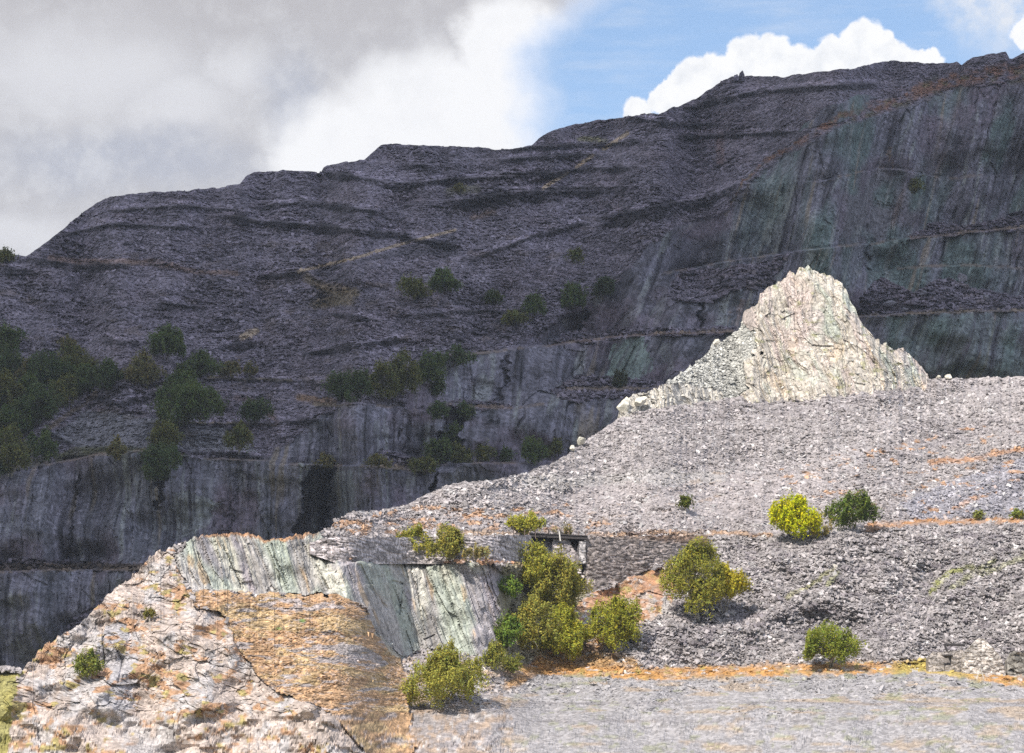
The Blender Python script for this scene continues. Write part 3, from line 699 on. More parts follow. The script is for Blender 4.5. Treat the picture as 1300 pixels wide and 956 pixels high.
def K(*pts): return lambda u: pl(pts, u)
def nY(u, v, k=9):
    o = np.linspace(-k, k, 7); return np.mean([nearY(np.asarray(u, float) + d, v)[0] for d in o], 0)
# wall base line follows the ground just below each foot
ua = np.arange(380., 920., 4.); ya = nY(ua, pl(WB, ua) + 5, 14)
ya = np.convolve(np.pad(ya, 6, 'edge'), np.ones(13) / 13, 'valid')
wallY = lambda u: np.interp(u, ua, ya) - .3
WT = [(395, 688), (410, 683), (500, 682), (570, 681), (672, 679.5), (745, 682.5), (800, 681), (860, 680), (900, 679)]
v_, q_, c_ = joined([panel(393, 674, K(*WT), lambda u: pl(WB, u) + 4, wallY, 3.6, (.37, .335, .335), 501, amp=.3)])
o = mesh_np('retaining_wall', v_, q_, M_wall, c_)
tag(o, 'long low grey dry stone retaining wall above the green grey quarry face, left of the bridge', 'wall')
v_, q_, c_ = panel(743.5, 898, K(*WT), lambda u: pl(WB, u) + 5, wallY, 3.6, (.25, .215, .20), 511, sx_=.65, sz_=.26)
zz = v_[:, 2]; kk = sm(np.percentile(zz, 72), np.percentile(zz, 92), zz)[:, None]
c_ = c_ * (1 - kk) + c_ * kk * np.array([1.12, .92, .75])
wr = mesh_np('retaining_wall', v_, q_, M_wall, c_)
tag(wr, 'tall brown topped dry stone retaining wall, right of the bridge opening', 'wall')
v_, q_, c_ = panel(735, 743.3, K((735, 688), (743.3, 686)), K((735, 716), (743.3, 716)), wallY, 7.5, (.40, .375, .37), 521, .02, .7)
mesh_np('quoin', v_, q_, M_wall, c_, wr)['label'] = 'pale squared stone end of the wall beside the gap'
yb_ = float(wallY(np.array([715.]))[0])
PY = lambda u: np.full(np.shape(u), yb_ + .1)
us_ = lambda v: 0
v_, q_, c_ = panel(702, 738, K((702, 684), (720, 684), (722, 686), (738, 712)), K((702, 728), (738, 728)), PY, 7.0, (.31, .28, .28), 531, .10, .8)
o = mesh_np('bridge_pier', v_, q_, M_wall, c_)
tag(o, 'tapering dry stone pier standing in the gap under the dark timber bridge', 'pier')
# timber bridge
s_px = yb_ / F
b0 = at(672, 679, yb_); b1 = at(746, 682.5, yb_)
br_root = empty('footbridge', b0, 'dark timber footbridge spanning the gap between the two stone walls', 'bridge')
mb = MB(); mb.hexa([(b0[0], b0[1] - .3, b0[2] - .28), (b1[0], b1[1] - .3, b1[2] - .28), (b1[0], b1[1] + .1, b1[2] - .28), (b0[0], b0[1] + .1, b0[2] - .28),
                    (b0[0], b0[1] - .3, b0[2] + .12), (b1[0], b1[1] - .3, b1[2] + .12), (b1[0], b1[1] + .1, b1[2] + .12), (b0[0], b0[1] + .1, b0[2] + .12)])
mb.build('beam', M_wood, br_root, b0)
mb = MB(); mb.hexa([(b0[0], b0[1] + 2.3, b0[2] - .28), (b1[0], b1[1] + 2.3, b1[2] - .28), (b1[0], b1[1] + 2.7, b1[2] - .28), (b0[0], b0[1] + 2.7, b0[2] - .28),
                    (b0[0], b0[1] + 2.3, b0[2] + .12), (b1[0], b1[1] + 2.3, b1[2] + .12), (b1[0], b1[1] + 2.7, b1[2] + .12), (b0[0], b0[1] + 2.7, b0[2] + .12)])
mb.build('beam', M_wood, br_root, b0)
mb = MB()
for i in range(26):
    k0 = i / 26; k1 = (i + .9) / 26
    x0 = b0[0] + (b1[0] - b0[0]) * k0; x1 = b0[0] + (b1[0] - b0[0]) * k1; z0 = b0[2] + (b1[2] - b0[2]) * k0 + .125
    mb.box(x0, x1, b0[1] - .45, b0[1] + 2.9, z0, z0 + .10 + .03 * random.random())
mb.build('deck', M_wood, br_root, b0)
w0 = at(710, 687, yb_ - .5)
mb = MB(); mb.tube([(w0[0] + .15, w0[1], w0[2]), (w0[0], w0[1] + .1, w0[2] + 1.3)], [.10, .08])
tag(mb.build('marker_post', M_white), 'short bleached white post fixed upright at the edge of the dark footbridge', 'post')
# wire fence along the wall top
fu = [560, 583, 607, 628, 640, 652, 666, 680, 696, 722, 734, 744, 757, 770, 785, 797, 813, 828, 842, 858, 872, 890]
fb = at(700, 680, yb_ + 1.5)
fr_ = empty('wire_fence', fb, 'thin post and wire fence along the top of the dry stone walls', 'fence')
tops = []
for i, u in enumerate(fu):
    y = float(wallY(np.array([float(u)]))[0]) + 1.2; p = at(u, float(pl(WT, u)) + 1, y); hh = random.uniform(.75, 1.1); ln = random.uniform(-.12, .12)
    mb = MB(); mb.tube([(p[0], p[1], p[2] - .3), (p[0] + ln, p[1], p[2] + hh)], [.07, .055], 5)
    mb.build('post', M_post, fr_, fb); tops.append((p[0] + ln, p[1], p[2] + hh))
for q in (.08, .45):
    mb = MB(); mb.tube([(a[0], a[1], a[2] - q) for a in tops], [.012] * len(tops), 4)
    mb.build('wire', M_post, fr_, fb)

# ruined hut at the foot of the tip
hy = float(nY(1215., 853.)) - .3
hb = at(1205, 853, hy)
hut = empty('ruined_hut', hb, 'small roofless grey stone hut ruin with a dark window, by the lane', 'hut')
HY = lambda d: (lambda u: np.full(np.shape(u), hy + d))
col = (.30, .27, .25)
T_ = K((1179, 832), (1184, 828), (1203, 827), (1222, 825)); f8 = lambda a: (lambda u: np.full(np.shape(u), float(a)))
parts = [panel(1179, 1198, T_, f8(858), HY(0), .7, col, 601, 0, .7, .5, .2, .12), panel(1208, 1223, T_, f8(858), HY(0), .7, col, 602, 0, .7, .5, .2, .12),
         panel(1198, 1208, T_, f8(832), HY(0), .7, col, 603, 0, .7, .5, .2, .12), panel(1198, 1208, f8(845), f8(858), HY(0), .7, col, 604, 0, .7, .5, .2, .12)]
v_, q_, c_ = joined(parts); v_ = v_ - np.array(hb)
mesh_np('wall', v_, q_, M_wall, c_, hut)
s_ = hy / F
ph = at(1179, 845, hy)
mb = MB(); pz = at(1222, 858, hy)[2]
for (x0, x1, y0, y1, h_) in ((ph[0], ph[0] + .6, hy + .7, hy + 1.9, 2.3), (ph[0], ph[0] + 3.9, hy + 1.9, hy + 2.4, 2.4)):
    mb.box(x0, x1, y0, y1, pz - .5, pz + h_)
mb.build('back_wall', plain_mat('hut_stone', (.26, .235, .22), 3, .4), hut, hb)
GT = K((1222, 829), (1228, 823), (1236, 815), (1243, 810), (1250, 811), (1258, 820), (1266, 829), (1272, 836), (1276, 848))
v_, q_, c_ = panel(1222.5, 1276, GT, K((1222, 858), (1276, 862)), HY(-1.6), .9, (.40, .365, .335), 611, 0, .7, .55, .24, .16)
g_ = mesh_np('gable', v_ - np.array(hb), q_, M_wall, c_, hut); g_['label'] = 'pale pointed stone gable end wall'
mb = MB(); a_ = at(1199, 818.5, hy + .6); b_ = at(1225, 819, hy + .6); mb.tube([a_, b_], [.17, .17], 5)
mb.build('roof_beam', M_wood, hut, hb)
mb = MB(); a_ = at(1199, 818.5, hy + .55); b_ = at(1203, 829, hy + .45); mb.tube([a_, b_], [.13, .13], 5); mb.build('prop', M_wood, hut, hb)
mb = MB(); a_ = at(1198, 832.4, hy - .12); b_ = at(1208, 832.4, hy - .12); mb.box(a_[0] - .15, b_[0] + .15, hy - .16, hy + .55, a_[2] - .02, a_[2] + .14); mb.build('lintel', M_wood, hut, hb)
# broken sticks in front of the gable
for i, (ua_, ub_, lb) in enumerate((((1240, 862), (1244, 848), 'left leaning bleached stick of the pair in front of the pale gable'), ((1249, 862), (1245, 848), 'right leaning bleached stick of the pair in front of the pale gable'))):
    mb = MB(); y = float(nY(1245., 860.)) - 2.2; a_ = at(ua_[0], ua_[1], y); b_ = at(ub_[0], ub_[1], y - .1 * i); mb.tube([a_, b_], [.05, .04], 5)
    tag(mb.build('broken_post', M_white), lb, 'post', 'bleached sticks by the hut')
# low broken wall to the right of the hut
v_, q_, c_ = panel(1279, 1330, K((1279, 838), (1286, 826), (1300, 830), (1315, 836), (1330, 845)), K((1279, 864), (1330, 866)), HY(-.6), 1.6, (.23, .215, .19), 621, .1, .8, .8, .5, .5)
tag(mesh_np('rubble_wall', v_, q_, M_wall, c_), 'low broken heap of mossy stone walling at the right edge beside the hut', 'wall')

# stone stumps on the summit ridge
fy = float(farY(942., 102.)[0])
for (u, w, h, lb) in ((942, 6, 8, 'larger stone stump of the two standing on the summit skyline'), (935, 6, 4, 'smaller stone stump of the two standing on the summit skyline')):
    v_, q_, c_ = panel(u - w / 2, u + w / 2, K((u - w / 2, 97 - h * .5), (u, 98 - h), (u + 1, 97 - h), (u + w / 2, 98 - h * .3)), K((u - 9, 103), (u + 9, 103)), lambda q: np.full(np.shape(q), fy - 1.5), 3.0, (.15, .135, .17), 631 + u, .1, .9, 1.5, 1., .6)
    tag(mesh_np('stone_stump', v_, q_, M_wall, c_), lb, 'ruin', 'stone stumps on the summit')

# pale boulders on the near skyline
def boulder(u, v, wpx, hpx, label, seed, colr=(.58, .55, .47), Y=None, mat=None):
    y = float(nY(float(u), float(v) + 4)) if Y is None else Y
    s_ = y / F; c0 = at(u, v, y)
    r = np.random.default_rng(seed)
    n1, n2 = 22, 14
    th = np.linspace(0, 2 * np.pi, n1)[None]; ph_ = np.linspace(-1.57, 1.57, n2)[:, None]
    d = np.stack([np.cos(ph_) * np.cos(th), np.cos(ph_) * np.sin(th), np.sin(ph_) * np.ones_like(th)], -1)
    nrm = r.normal(size=(13, 3)); nrm /= np.linalg.norm(nrm, axis=1)[:, None]; off = r.uniform(.62, .95, 13)
    k = (d @ nrm.T) / off; rad = 1 / np.maximum(k.max(-1), .7)
    V = d * rad[..., None] * np.array([wpx / 2 * s_, wpx / 2.2 * s_, hpx / 2 * s_])
    o = mesh_np('boulder', V.reshape(-1, 3), grid_quads(n2, n1), mat or M_near, np.ones((n1 * n2, 3)) * colr)
    o.location = (c0[0], c0[1], c0[2]); return tag(o, label, 'boulder', 'pale boulders on the scree skyline')
for i, (u, v, w, h, lb) in enumerate(((738, 560, 14, 12, 'pale block perched on the scree skyline below the peak, upper of two'), (727, 569, 9, 7, 'pale block on the scree skyline, lower of two'),
        (793, 516, 17, 22, 'cream block at the far left tip of the pale rock ledge'), (812, 510, 16, 16, 'second cream block from the left tip of the pale rock ledge'),
        (1204, 478, 10, 6, 'pale pointed rock on the scree top just right of the peak'), (1192, 479, 7, 4, 'small pale rock touching the right foot of the peak'), (910, 434, 10, 7, 'small pale block jutting from the left slope of the peak'),
        (1141, 652, 0, 0, ''))):
    if w: boulder(u, v, w, h, lb, 40 + i)
for i, (u, v, w, h, lb) in enumerate(((1130, 385, 16, 10, 'large grey block tumbled on the dark ledge right of the peak'), (1222, 352, 15, 11, 'grey block on the dark ledge, right of the tumbled heap'), (1148, 393, 10, 6, 'flat grey block lying right of the large tumbled block'), (1252, 378, 9, 6, 'small grey block on the right end of the dark ledge'), (1173, 372, 9, 7, 'grey block in the middle of the dark ledge'))):
    o = boulder(u, v, w, h, lb, 70 + i, (.21, .20, .225), float(farY(float(u), float(v) + 3)[0]) - 1.0, M_far); o['group'] = 'grey blocks on the dark ledge'

# ================================================================== trees and shrubs
def leaves(cen, rad, n, size, col, r, shell=.55, dome=False, gap=.0):
    nl = len(cen); w = rad[:, 0] * rad[:, 2]; idx = r.choice(nl, n, p=w / w.sum())
    d = r.normal(size=(n, 3)); d /= np.linalg.norm(d, axis=1)[:, None]
    q = shell + (1.08 - shell) * r.uniform(0, 1, n) ** .6
    # twig clusters: pull leaves towards a few directions on each lobe
    P = cen[idx] + d * rad[idx] * q[:, None]
    P += r.normal(0, 1, (n, 3)) * size * 1.3
    sw = max(1e-3, float(np.ptp(cen[:, 0])) + size * 6)
    for ax_ in range(3): P[:, ax_] += sw * (.17 if ax_ != 1 else .08) * fbm(P[:, 0] / sw * 3.4 + 31 * ax_ + cen[0, 0], P[:, 2] / sw * 3.4 + P[:, 1] / sw * 3 + 17 * ax_, 3, 77 + ax_)
    cl = .7 * vnoise(P[:, 0] / (size * 6) + 50, P[:, 2] / (size * 4.5) + P[:, 1] / (size * 6) + 50, 9) + .3 * vnoise(P[:, 0] / (size * 2.2) + 90, P[:, 2] / (size * 2) + P[:, 1] / (size * 3) + 90, 19)
    keep = cl > gap + .14; P = P[keep]; d = d[keep]; idx = idx[keep]; cl = cl[keep]; n = len(P)
    nrm = d + r.normal(0, .6, (n, 3)) + np.array([0, 0, .35]); nrm /= np.linalg.norm(nrm, axis=1)[:, None]
    a = np.cross(nrm, r.normal(size=(n, 3))); a /= np.linalg.norm(a, axis=1)[:, None]; b = np.cross(nrm, a)
    s = (size * r.uniform(.55, 1.35, n))[:, None]
    V = np.stack([P - a * s, P - b * s * .55, P + a * s, P + b * s * .55], 1) 
    C = np.array(col)[None] * (r.uniform(.62, 1.38, n)[:, None]) * (1 + .25 * (r.uniform(0, 1, nl)[idx] - .5))[:, None]
    hue = r.normal(0, .10, n)[:, None] + .16 * (cl[:, None] - .5); C = C * np.concatenate([1 + hue, 1 + 0 * hue, 1 - hue], 1)
    return V.reshape(-1, 3), np.arange(n * 4).reshape(-1, 4), np.repeat(C, 4, 0)

def tree(name, label, cat, x0, x1, yt, yb, col, seed, near_=True, trunk=.12, n=None, leaf=1.45, bark=None, group=None, squash=1.0, gap=.12, stems=3, birch=False, basev=None, Y=None, lean=0.0, shell=.45, grow=1.0):
    r = np.random.default_rng(seed)
    uc = (x0 + x1) / 2; bv = basev if basev is not None else yb
    if Y is None:
        Yb = float(np.min([(nearY if near_ else farY)(uc + d_, min(bv + 1, 903) if near_ else bv + 1)[0] for d_ in (-4, 0, 4)]))
    else: Yb = Y
    s = Yb / F; W = (x1 - x0) * s; H = (yb - yt) * s
    base = np.array(at(uc, bv, Yb)); Yc = Yb - .30 * W
    tr = trunk; cy0 = yb - tr * (yb - yt)
    cc = np.array(at(uc, (yt + cy0) / 2, Yc)); sc_ = Yc / F; W = (x1 - x0) * sc_ * 1.10 * grow; HC = (cy0 - yt) * sc_ * 1.08 * grow
    small = (x1 - x0) < 22
    nl = 6 if small else (16 if W < 7 else 30)
    cen, rad = [], []
    for i in range(nl):
        for _ in range(20):
            p = r.uniform(-1, 1, 3)
            if np.linalg.norm(p) < 1: break
        rr = (r.uniform(.15, .30) if W >= 7 else r.uniform(.20, .36)) if not small else r.uniform(.34, .5)
        p = p * (.55 + .45 * r.uniform()) / max(np.linalg.norm(p), .3)
        x = p[0] * (1 - rr); z = p[2] * (1 - rr * .9)
        if z > 0: x *= (1 - .45 * z * z)
        cen.append((x * W / 2, p[1] * (1 - rr) * W * .42, z * HC / 2)); rad.append((rr * W / 2 * 1.05, rr * W / 2, min(rr * HC / 2 * 1.15, rr * W / 2 * 1.1)))
    # keep the crown touching its outline
    cen.append((-W * .30, 0, -HC * .12)); rad.append((W * .16, W * .15, HC * .2)); cen.append((W * .30, 0, -HC * .08)); rad.append((W * .16, W * .15, HC * .2)); cen.append((lean * W, 0, HC * .25)); rad.append((W * .2, W * .18, HC * .22))
    cen = np.array(cen) + cc; rad = np.array(rad)
    if n is None: n = int(min(24000, 600 + (x1 - x0) * (yb - yt) * (3.6 if near_ else 3.2)))
    size = leaf * s * (1.0 if near_ else 1.0)
    root = empty(name, tuple(base), label, cat, group)
    V, Q, C = leaves(cen, rad, n, size, col, r, shell, gap=gap)
    shrub = cat == 'shrub'
    mesh_np('foliage' if shrub else 'crown', V - base, Q, M_leaf, C, root)
    mb = MB(); k = max(2, stems)
    order = np.argsort(cen[:, 2])
    mids = []
    for i in range(len(cen)):
        tgt = cen[i]; b0_ = base + np.array([r.uniform(-.05, .05) * W, r.uniform(-.04, .04) * W, -.3]); rad0 = max(.007 * W, .04) * (1.5 if i < k else .7)
        if i >= k: b0_ = mids[i % k]
        mid = b0_ + (tgt - b0_) * .5 + np.array([r.uniform(-.06, .06) * W, r.uniform(-.05, .05) * W, .06 * HC])
        if i < k: mids.append(b0_ * .45 + mid * .55)
        mb.tube([b0_, b0_ * .6 + mid * .4 + np.array([0, 0, .05 * HC]), mid, tgt], [rad0 * 1.4, rad0 * 1.1, rad0 * .7, rad0 * .3], 5)
        if not small:
            for _ in range(2):
                e = tgt + r.normal(0, .9, 3) * rad[i]; mb.tube([mid, (mid + e) / 2 + np.array([0, 0, .03 * HC]), e], [rad0 * .5, rad0 * .35, rad0 * .15], 4)
    mb.build('stem' if shrub else 'trunk', M_bark if (birch or near_) else M_bark2, root, base)
    return root

NEARB = 1.2
OL = (.26, .27, .05); YG = (.34, .34, .05); BG = (.17, .24, .045); YE = (.45, .40, .045); BY = (.50, .53, .02); DG = (.13, .17, .035); BR = (.32, .27, .10)
G1 = 'trees in the gully by the bridge'
NT = [('broadleaf_tree', 'olive tree in the gully reaching up in front of the bridge pier', 'tree', 650, 706, 688, 748, (.34, .33, .06), 1, dict(trunk=.05, basev=770, group=G1, gap=.2)),
      ('broadleaf_tree', 'large olive brown tree in the gully against the foot of the tall right wall', 'tree', 674, 750, 702, 778, (.29, .27, .06), 2, dict(trunk=.04, basev=785, group=G1)),
      ('broadleaf_tree', 'loose olive tree low in the gully, behind the lower bright green bush', 'tree', 645, 708, 758, 825, (.33, .31, .07), 3, dict(trunk=.06, group=G1, gap=.2)),
      ('broadleaf_tree', 'yellow green rounded tree at the gully mouth above the orange bank', 'tree', 683, 747, 770, 834, YG, 4, dict(trunk=.06, group=G1)),
      ('broadleaf_tree', 'yellow green tree at the left foot of the grey scree, below the heather outcrop', 'tree', 748, 815, 755, 827, (.31, .31, .045), 5, dict(trunk=.08, group=G1)),
      ('broadleaf_tree', 'big olive tree with pale trunks growing alone on the right scree', 'tree', 841, 926, 686, 783, (.28, .27, .05), 6, dict(trunk=.10, birch=True, basev=786)),
      ('broadleaf_tree', 'small yellowish tree with pale forked trunk leaning beside the big olive tree', 'tree', 893, 947, 722, 772, YE, 7, dict(trunk=.16, birch=True, basev=776)),
      ('broadleaf_tree', 'vivid lemon yellow tree on the path above the grey scree', 'tree', 978, 1037, 627, 685, BY, 8, dict(trunk=.03, leaf=1.7)),
      ('broadleaf_tree', 'dark green wide tree beside the orange path, right of the yellow tree', 'tree', 1049, 1117, 626, 669, DG, 10, dict(trunk=.03, squash=.8)),
      ('broadleaf_tree', 'round olive green tree standing beside the lane at the foot of the scree', 'tree', 1014, 1093, 792, 845, (.24, .27, .045), 12, dict(trunk=.06, birch=True)),
      ('shrub', 'brownish shrub between the lemon yellow tree and the dark green tree', 'shrub', 1017, 1053, 650, 681, BR, 9, dict(trunk=.03, gap=.25)),
      ('shrub', 'upper bright green bush on the rock face left of the gully trees', 'shrub', 632, 660, 733, 756, BG, 13, dict(trunk=.03)),
      ('shrub', 'lower bright green bush at the bottom of the rock face beside the gully', 'shrub', 627, 661, 778, 822, BG, 14, dict(trunk=.03)),
      ('shrub', 'tiny dark bush alone high on the middle scree', 'shrub', 863, 878, 631, 646, (.12, .14, .03), 15, dict(trunk=.03)),
      ('shrub', 'wide olive yellow bush at the bottom of the bracken slope, below the quarry face', 'shrub', 516, 613, 822, 892, (.33, .32, .07), 16, dict(trunk=.02)),
      ('shrub', 'left bush of the pair in front of the low retaining wall', 'shrub', 503, 551, 671, 708, (.32, .31, .06), 17, dict(trunk=.03, group='bushes by the low wall')),
      ('shrub', 'right bush of the pair in front of the low retaining wall', 'shrub', 546, 593, 671, 711, (.28, .26, .06), 18, dict(trunk=.03, group='bushes by the low wall')),
      ('shrub', 'pale thin grassy bush on the ledge right of the wall bushes', 'shrub', 586, 621, 691, 711, (.34, .30, .12), 19, dict(trunk=.03, gap=.3, group='bushes by the low wall')),
      ('shrub', 'olive yellow bush on top of the low wall just left of the bridge', 'shrub', 641, 693, 655, 677, (.36, .35, .06), 20, dict(trunk=.03)),
      ('shrub', 'faint pale bush on the scree behind the footbridge', 'shrub', 699, 726, 664, 679, (.30, .26, .12), 21, dict(trunk=.03, gap=.35)),
      ('shrub', 'small green bush growing in a cleft of the pale left ridge', 'shrub', 97, 128, 822, 858, (.23, .25, .06), 22, dict(trunk=.03)),
      ('shrub', 'slim olive bush at the foot of the quarry face left of the gully', 'shrub', 615, 640, 812, 848, (.27, .27, .06), 23, dict(trunk=.03)),
      ('shrub', 'little green tuft on the orange path at the right, left one of two', 'shrub', 1236, 1250, 650, 659, (.22, .23, .06), 24, dict(trunk=.03, group='tufts on the orange path')),
      ('shrub', 'little green tuft on the orange path at the right edge, right one of two', 'shrub', 1286, 1300, 648, 658, (.20, .23, .05), 25, dict(trunk=.03, group='tufts on the orange path')),
      ('shrub', 'small brown green bush on the pale ridge above the cleft bush', 'shrub', 184, 195, 773, 786, (.24, .22, .06), 26, dict(trunk=.03, gap=.2)),
      ('shrub', 'low green tuft on the bank between the slim olive bush and the loose olive tree', 'shrub', 638, 662, 832, 850, (.25, .26, .06), 27, dict(trunk=.03, gap=.25))]
for nm, lb, cat, x0, x1, yt, yb, colr, sd, kw in NT:
    tree(nm, lb, cat, x0, x1, yt, yb, tuple(min(.6, q * NEARB) for q in colr), 100 + sd, True, **kw)

A = (.125, .165, .055); B_ = (.175, .18, .06); C_ = (.105, .14, .055); D_ = (.21, .19, .08)
GL = 'dark trees on the left of the quarry'; GM = 'dark trees on the middle cliff'; GU = 'bushes high on the tips'
FT = [('dark tree highest at the left edge of the left wood', -12, 24, 411, 446, A, GL), ('dark tree below the highest one at the left edge', -12, 27, 445, 482, C_, GL),
      ('pale thin birch with a white stem inside the left wood', 24, 45, 456, 490, D_, GL), ('dense dark tree right of the pale birch in the left wood', 37, 76, 450, 488, C_, GL),
      ('upper right olive tree of the left wood', 74, 124, 441, 475, B_, GL), ('rounded green tree under the upper right one of the left wood', 80, 124, 466, 499, A, GL),
      ('dark tree at the right end of the left wood', 118, 153, 461, 492, C_, GL), ('olive tree leaning over the path in the left wood', 65, 98, 477, 515, B_, GL),
      ('broad dark tree beside the tan path', 22, 72, 490, 535, C_, GL), ('grey green tree at the left edge, beneath the two highest', -10, 27, 475, 520, B_, GL),
      ('green tree at the left edge above the white stemmed tree', -12, 34, 514, 556, A, GL), ('tall tree with white stems at the left edge on the cliff brow', -8, 36, 545, 604, B_, GL),
      ('small dark tree below the path junction', 46, 71, 549, 586, A, GL), ('narrow dark tree between the white stemmed tree and the path junction', 33, 47, 554, 588, C_, GL),
      ('small yellow green bush just above the left wood', 75, 93, 429, 442, D_, GL),
      ('dark filler tree between the two dense crowns in the middle of the left wood', 58, 90, 458, 486, C_, GL), ('low dark tree under the pale birch in the left wood', 22, 52, 478, 505, A, GL),
      ('dark tree between the broad one and the left edge of the wood', 18, 46, 508, 545, C_, GL), ('dark low bush at the left edge beneath the white stemmed tree', -14, 12, 582, 606, C_, GL),
      ('dark tree on the left edge between the grey green and the white stemmed trees', -14, 16, 496, 524, C_, GL),
      ('round dark tree alone above the scree hollow', 186, 235, 418, 456, A, None), ('low russet green tree left of the scree hollow', 157, 206, 452, 485, D_, None),
      ('mid green tree behind the big cone shaped one', 228, 280, 452, 478, A, None), ('thin faint bush right of the mid green tree', 278, 303, 460, 478, D_, None), ('faint small bush at the right end of the scree terrace', 312, 325, 460, 476, D_, None),
      ('rounded tree directly above the big cone shaped tree', 203, 262, 472, 508, A, None), ('big cone shaped dark green tree on the scree terrace', 189, 283, 490, 536, A, None),
      ('dark round tree alone on the terrace right of the cone shaped tree', 304, 344, 505, 536, C_, None), ('tree with pale stems on the cliff brow below the round terrace tree', 285, 322, 538, 576, B_, None),
      ('olive bush under the big cone shaped tree', 190, 228, 535, 568, B_, None), ('dark tree hanging over the left cliff brow', 177, 229, 566, 606, C_, None), ('small olive bush on the mossy cliff brow', 139, 160, 557, 582, D_, None),
      ('small round tree at the left end of the middle wood', 414, 447, 472, 507, C_, GM), ('dark tree second from the left in the middle wood', 440, 472, 474, 508, C_, GM), ('taller olive tree in the centre of the middle wood', 468, 501, 460, 508, B_, GM),
      ('tallest tree at the right of the middle wood', 494, 530, 447, 503, B_, GM), ('green tree beside the gully right of the middle wood', 529, 562, 449, 490, A, GM), ('low dark bushy strip on the brow right of the middle wood', 556, 599, 447, 463, C_, GM),
      ('dark bush at the top of the black gully, left one', 548, 568, 510, 530, C_, GM), ('dark bush at the top of the black gully, right one', 580, 600, 513, 530, C_, GM), ('dark bush halfway down the black gully', 564, 590, 542, 566, A, GM),
      ('dark green bush at the foot of the black gully', 542, 576, 561, 588, A, GM), ('lighter green bush at the foot of the black gully', 570, 598, 566, 586, B_, GM), ('small bush on the ledge right of the gully foot', 607, 626, 563, 584, B_, GM),
      ('low olive shrub on the middle ledge by the rubble, left', 468, 496, 581, 593, D_, GM), ('low green shrub on the middle ledge by the rubble, right', 522, 552, 583, 597, B_, GM),
      ('dark green bush on the ledge near the scree skyline', 661, 692, 559, 585, A, GM), ('right hand bush on the ledge touching the scree skyline', 688, 712, 557, 580, B_, GM), ('tiny bush between the ledge bushes', 632, 650, 572, 585, C_, GM), ('thin olive bush on the far left of the middle ledge', 402, 420, 578, 592, D_, GM), ('low hanging bush on the cliff below the green gully tree', 548, 563, 480, 502, C_, GM),
      ('left olive bush of the pair high on the central tip', 505, 547, 351, 378, B_, GU), ('right green bush of the pair high on the central tip', 546, 585, 345, 370, A, GU), ('small yellow green bush right of the pair on the tip', 615, 637, 371, 385, (.10, .12, .04), GU),
      ('dark bush by the small cliff above the middle', 664, 692, 373, 404, A, GU), ('faint olive bush left of the small cliff', 638, 668, 395, 411, B_, GU), ('olive bush on the brow of the small cliff', 712, 742, 360, 391, A, GU), ('green bush at the top right of the small cliff', 752, 780, 354, 379, (.075, .10, .045), GU),
      ('lone small bush on the tip below the dark bands', 720, 739, 317, 333, B_, GU), ('bush on the skyline at the left edge', -6, 19, 316, 331, B_, GU), ('small bush left of the upper pair', 577, 590, 236, 242, D_, None), ('tiny green bush on the big right face', 1156, 1172, 228, 242, B_, None), ('faint tuft on the pale green cliff left of the peak', 778, 796, 470, 492, (.12, .13, .07), None)]
for i, (lb, x0, x1, yt, yb, colr, gp) in enumerate(FT):
    shr = ('bush' in lb or 'tuft' in lb or 'shrub' in lb)
    tree('shrub' if shr else 'broadleaf_tree', lb, 'shrub' if shr else 'tree', x0, x1, yt, yb, colr, 300 + i, False, leaf=1.5, group=gp,
         trunk=.05 if 'stem' not in lb else .16, birch='stem' in lb, gap=.1, grow=1.2 if gp in (GL, GM) else 1.05)

# ================================================================== light
HAZE = .00008
SEL, SAZ = math.radians(42), math.radians(28)         # height, and how far left of straight behind the camera
sd_ = np.array([-math.sin(SAZ) * math.cos(SEL), -math.cos(SAZ) * math.cos(SEL), math.sin(SEL)])
sl = bpy.data.lights.new('sun', 'SUN'); sl.energy = 4.9; sl.angle = math.radians(.5); sl.color = (1, .94, .86)
so = bpy.data.objects.new('sun', sl); COL.objects.link(so); so.location = (-300, -300, 900)
import mathutils
so.rotation_euler = mathutils.Vector(sd_).to_track_quat('Z', 'Y').to_euler()

# unseen cloud, added and shaped to keep the far mountain in shade
n1, n2 = 90, 46
th = np.linspace(0, 2 * np.pi, n1)[None]; ph_ = np.linspace(-1.5707, 1.5707, n2)[:, None]
d = np.stack([np.cos(ph_) * np.cos(th), np.cos(ph_) * np.sin(th), np.sin(ph_) * np.ones_like(th)], -1)
sq = np.maximum(np.abs(d[..., 0]), np.abs(d[..., 1])) / np.maximum(np.hypot(d[..., 0], d[..., 1]), 1e-6)
bump = 1 + .07 * fbm(np.sin(th) * 4 + 0 * ph_ + 9, np.cos(th) * 4 + ph_ * 3 + 9, 4, 901)
H = 2300.
y_near, y_far = 606., 1650.
off = sd_ * (H / sd_[2])
bump = 1 + (bump - 1) * np.where(np.sin(th) < 0, .25, 1)
V = d * np.stack([bump / sq, bump / sq, .6 + bump * .4], -1)
V = V * np.array([480, (y_far - y_near) / 2, 110]) + np.array([0, (y_near + y_far) / 2, 0]) + off
cm = bpy.data.materials.new('cloud_white'); cm.use_nodes = True; nt = cm.node_tree; N = nt.nodes; L = nt.links; N.remove(N['Principled BSDF'])
df = N.new('ShaderNodeBsdfDiffuse'); df.inputs[0].default_value = (.85, .87, .9, 1); tp = N.new('ShaderNodeBsdfTranslucent'); tp.inputs[0].default_value = (.85, .88, .93, 1)
mx = N.new('ShaderNodeMixShader'); mx.inputs[0].default_value = .12; L.new(df.outputs[0], mx.inputs[1]); L.new(tp.outputs[0], mx.inputs[2]); L.new(mx.outputs[0], N['Material Output'].inputs[0])
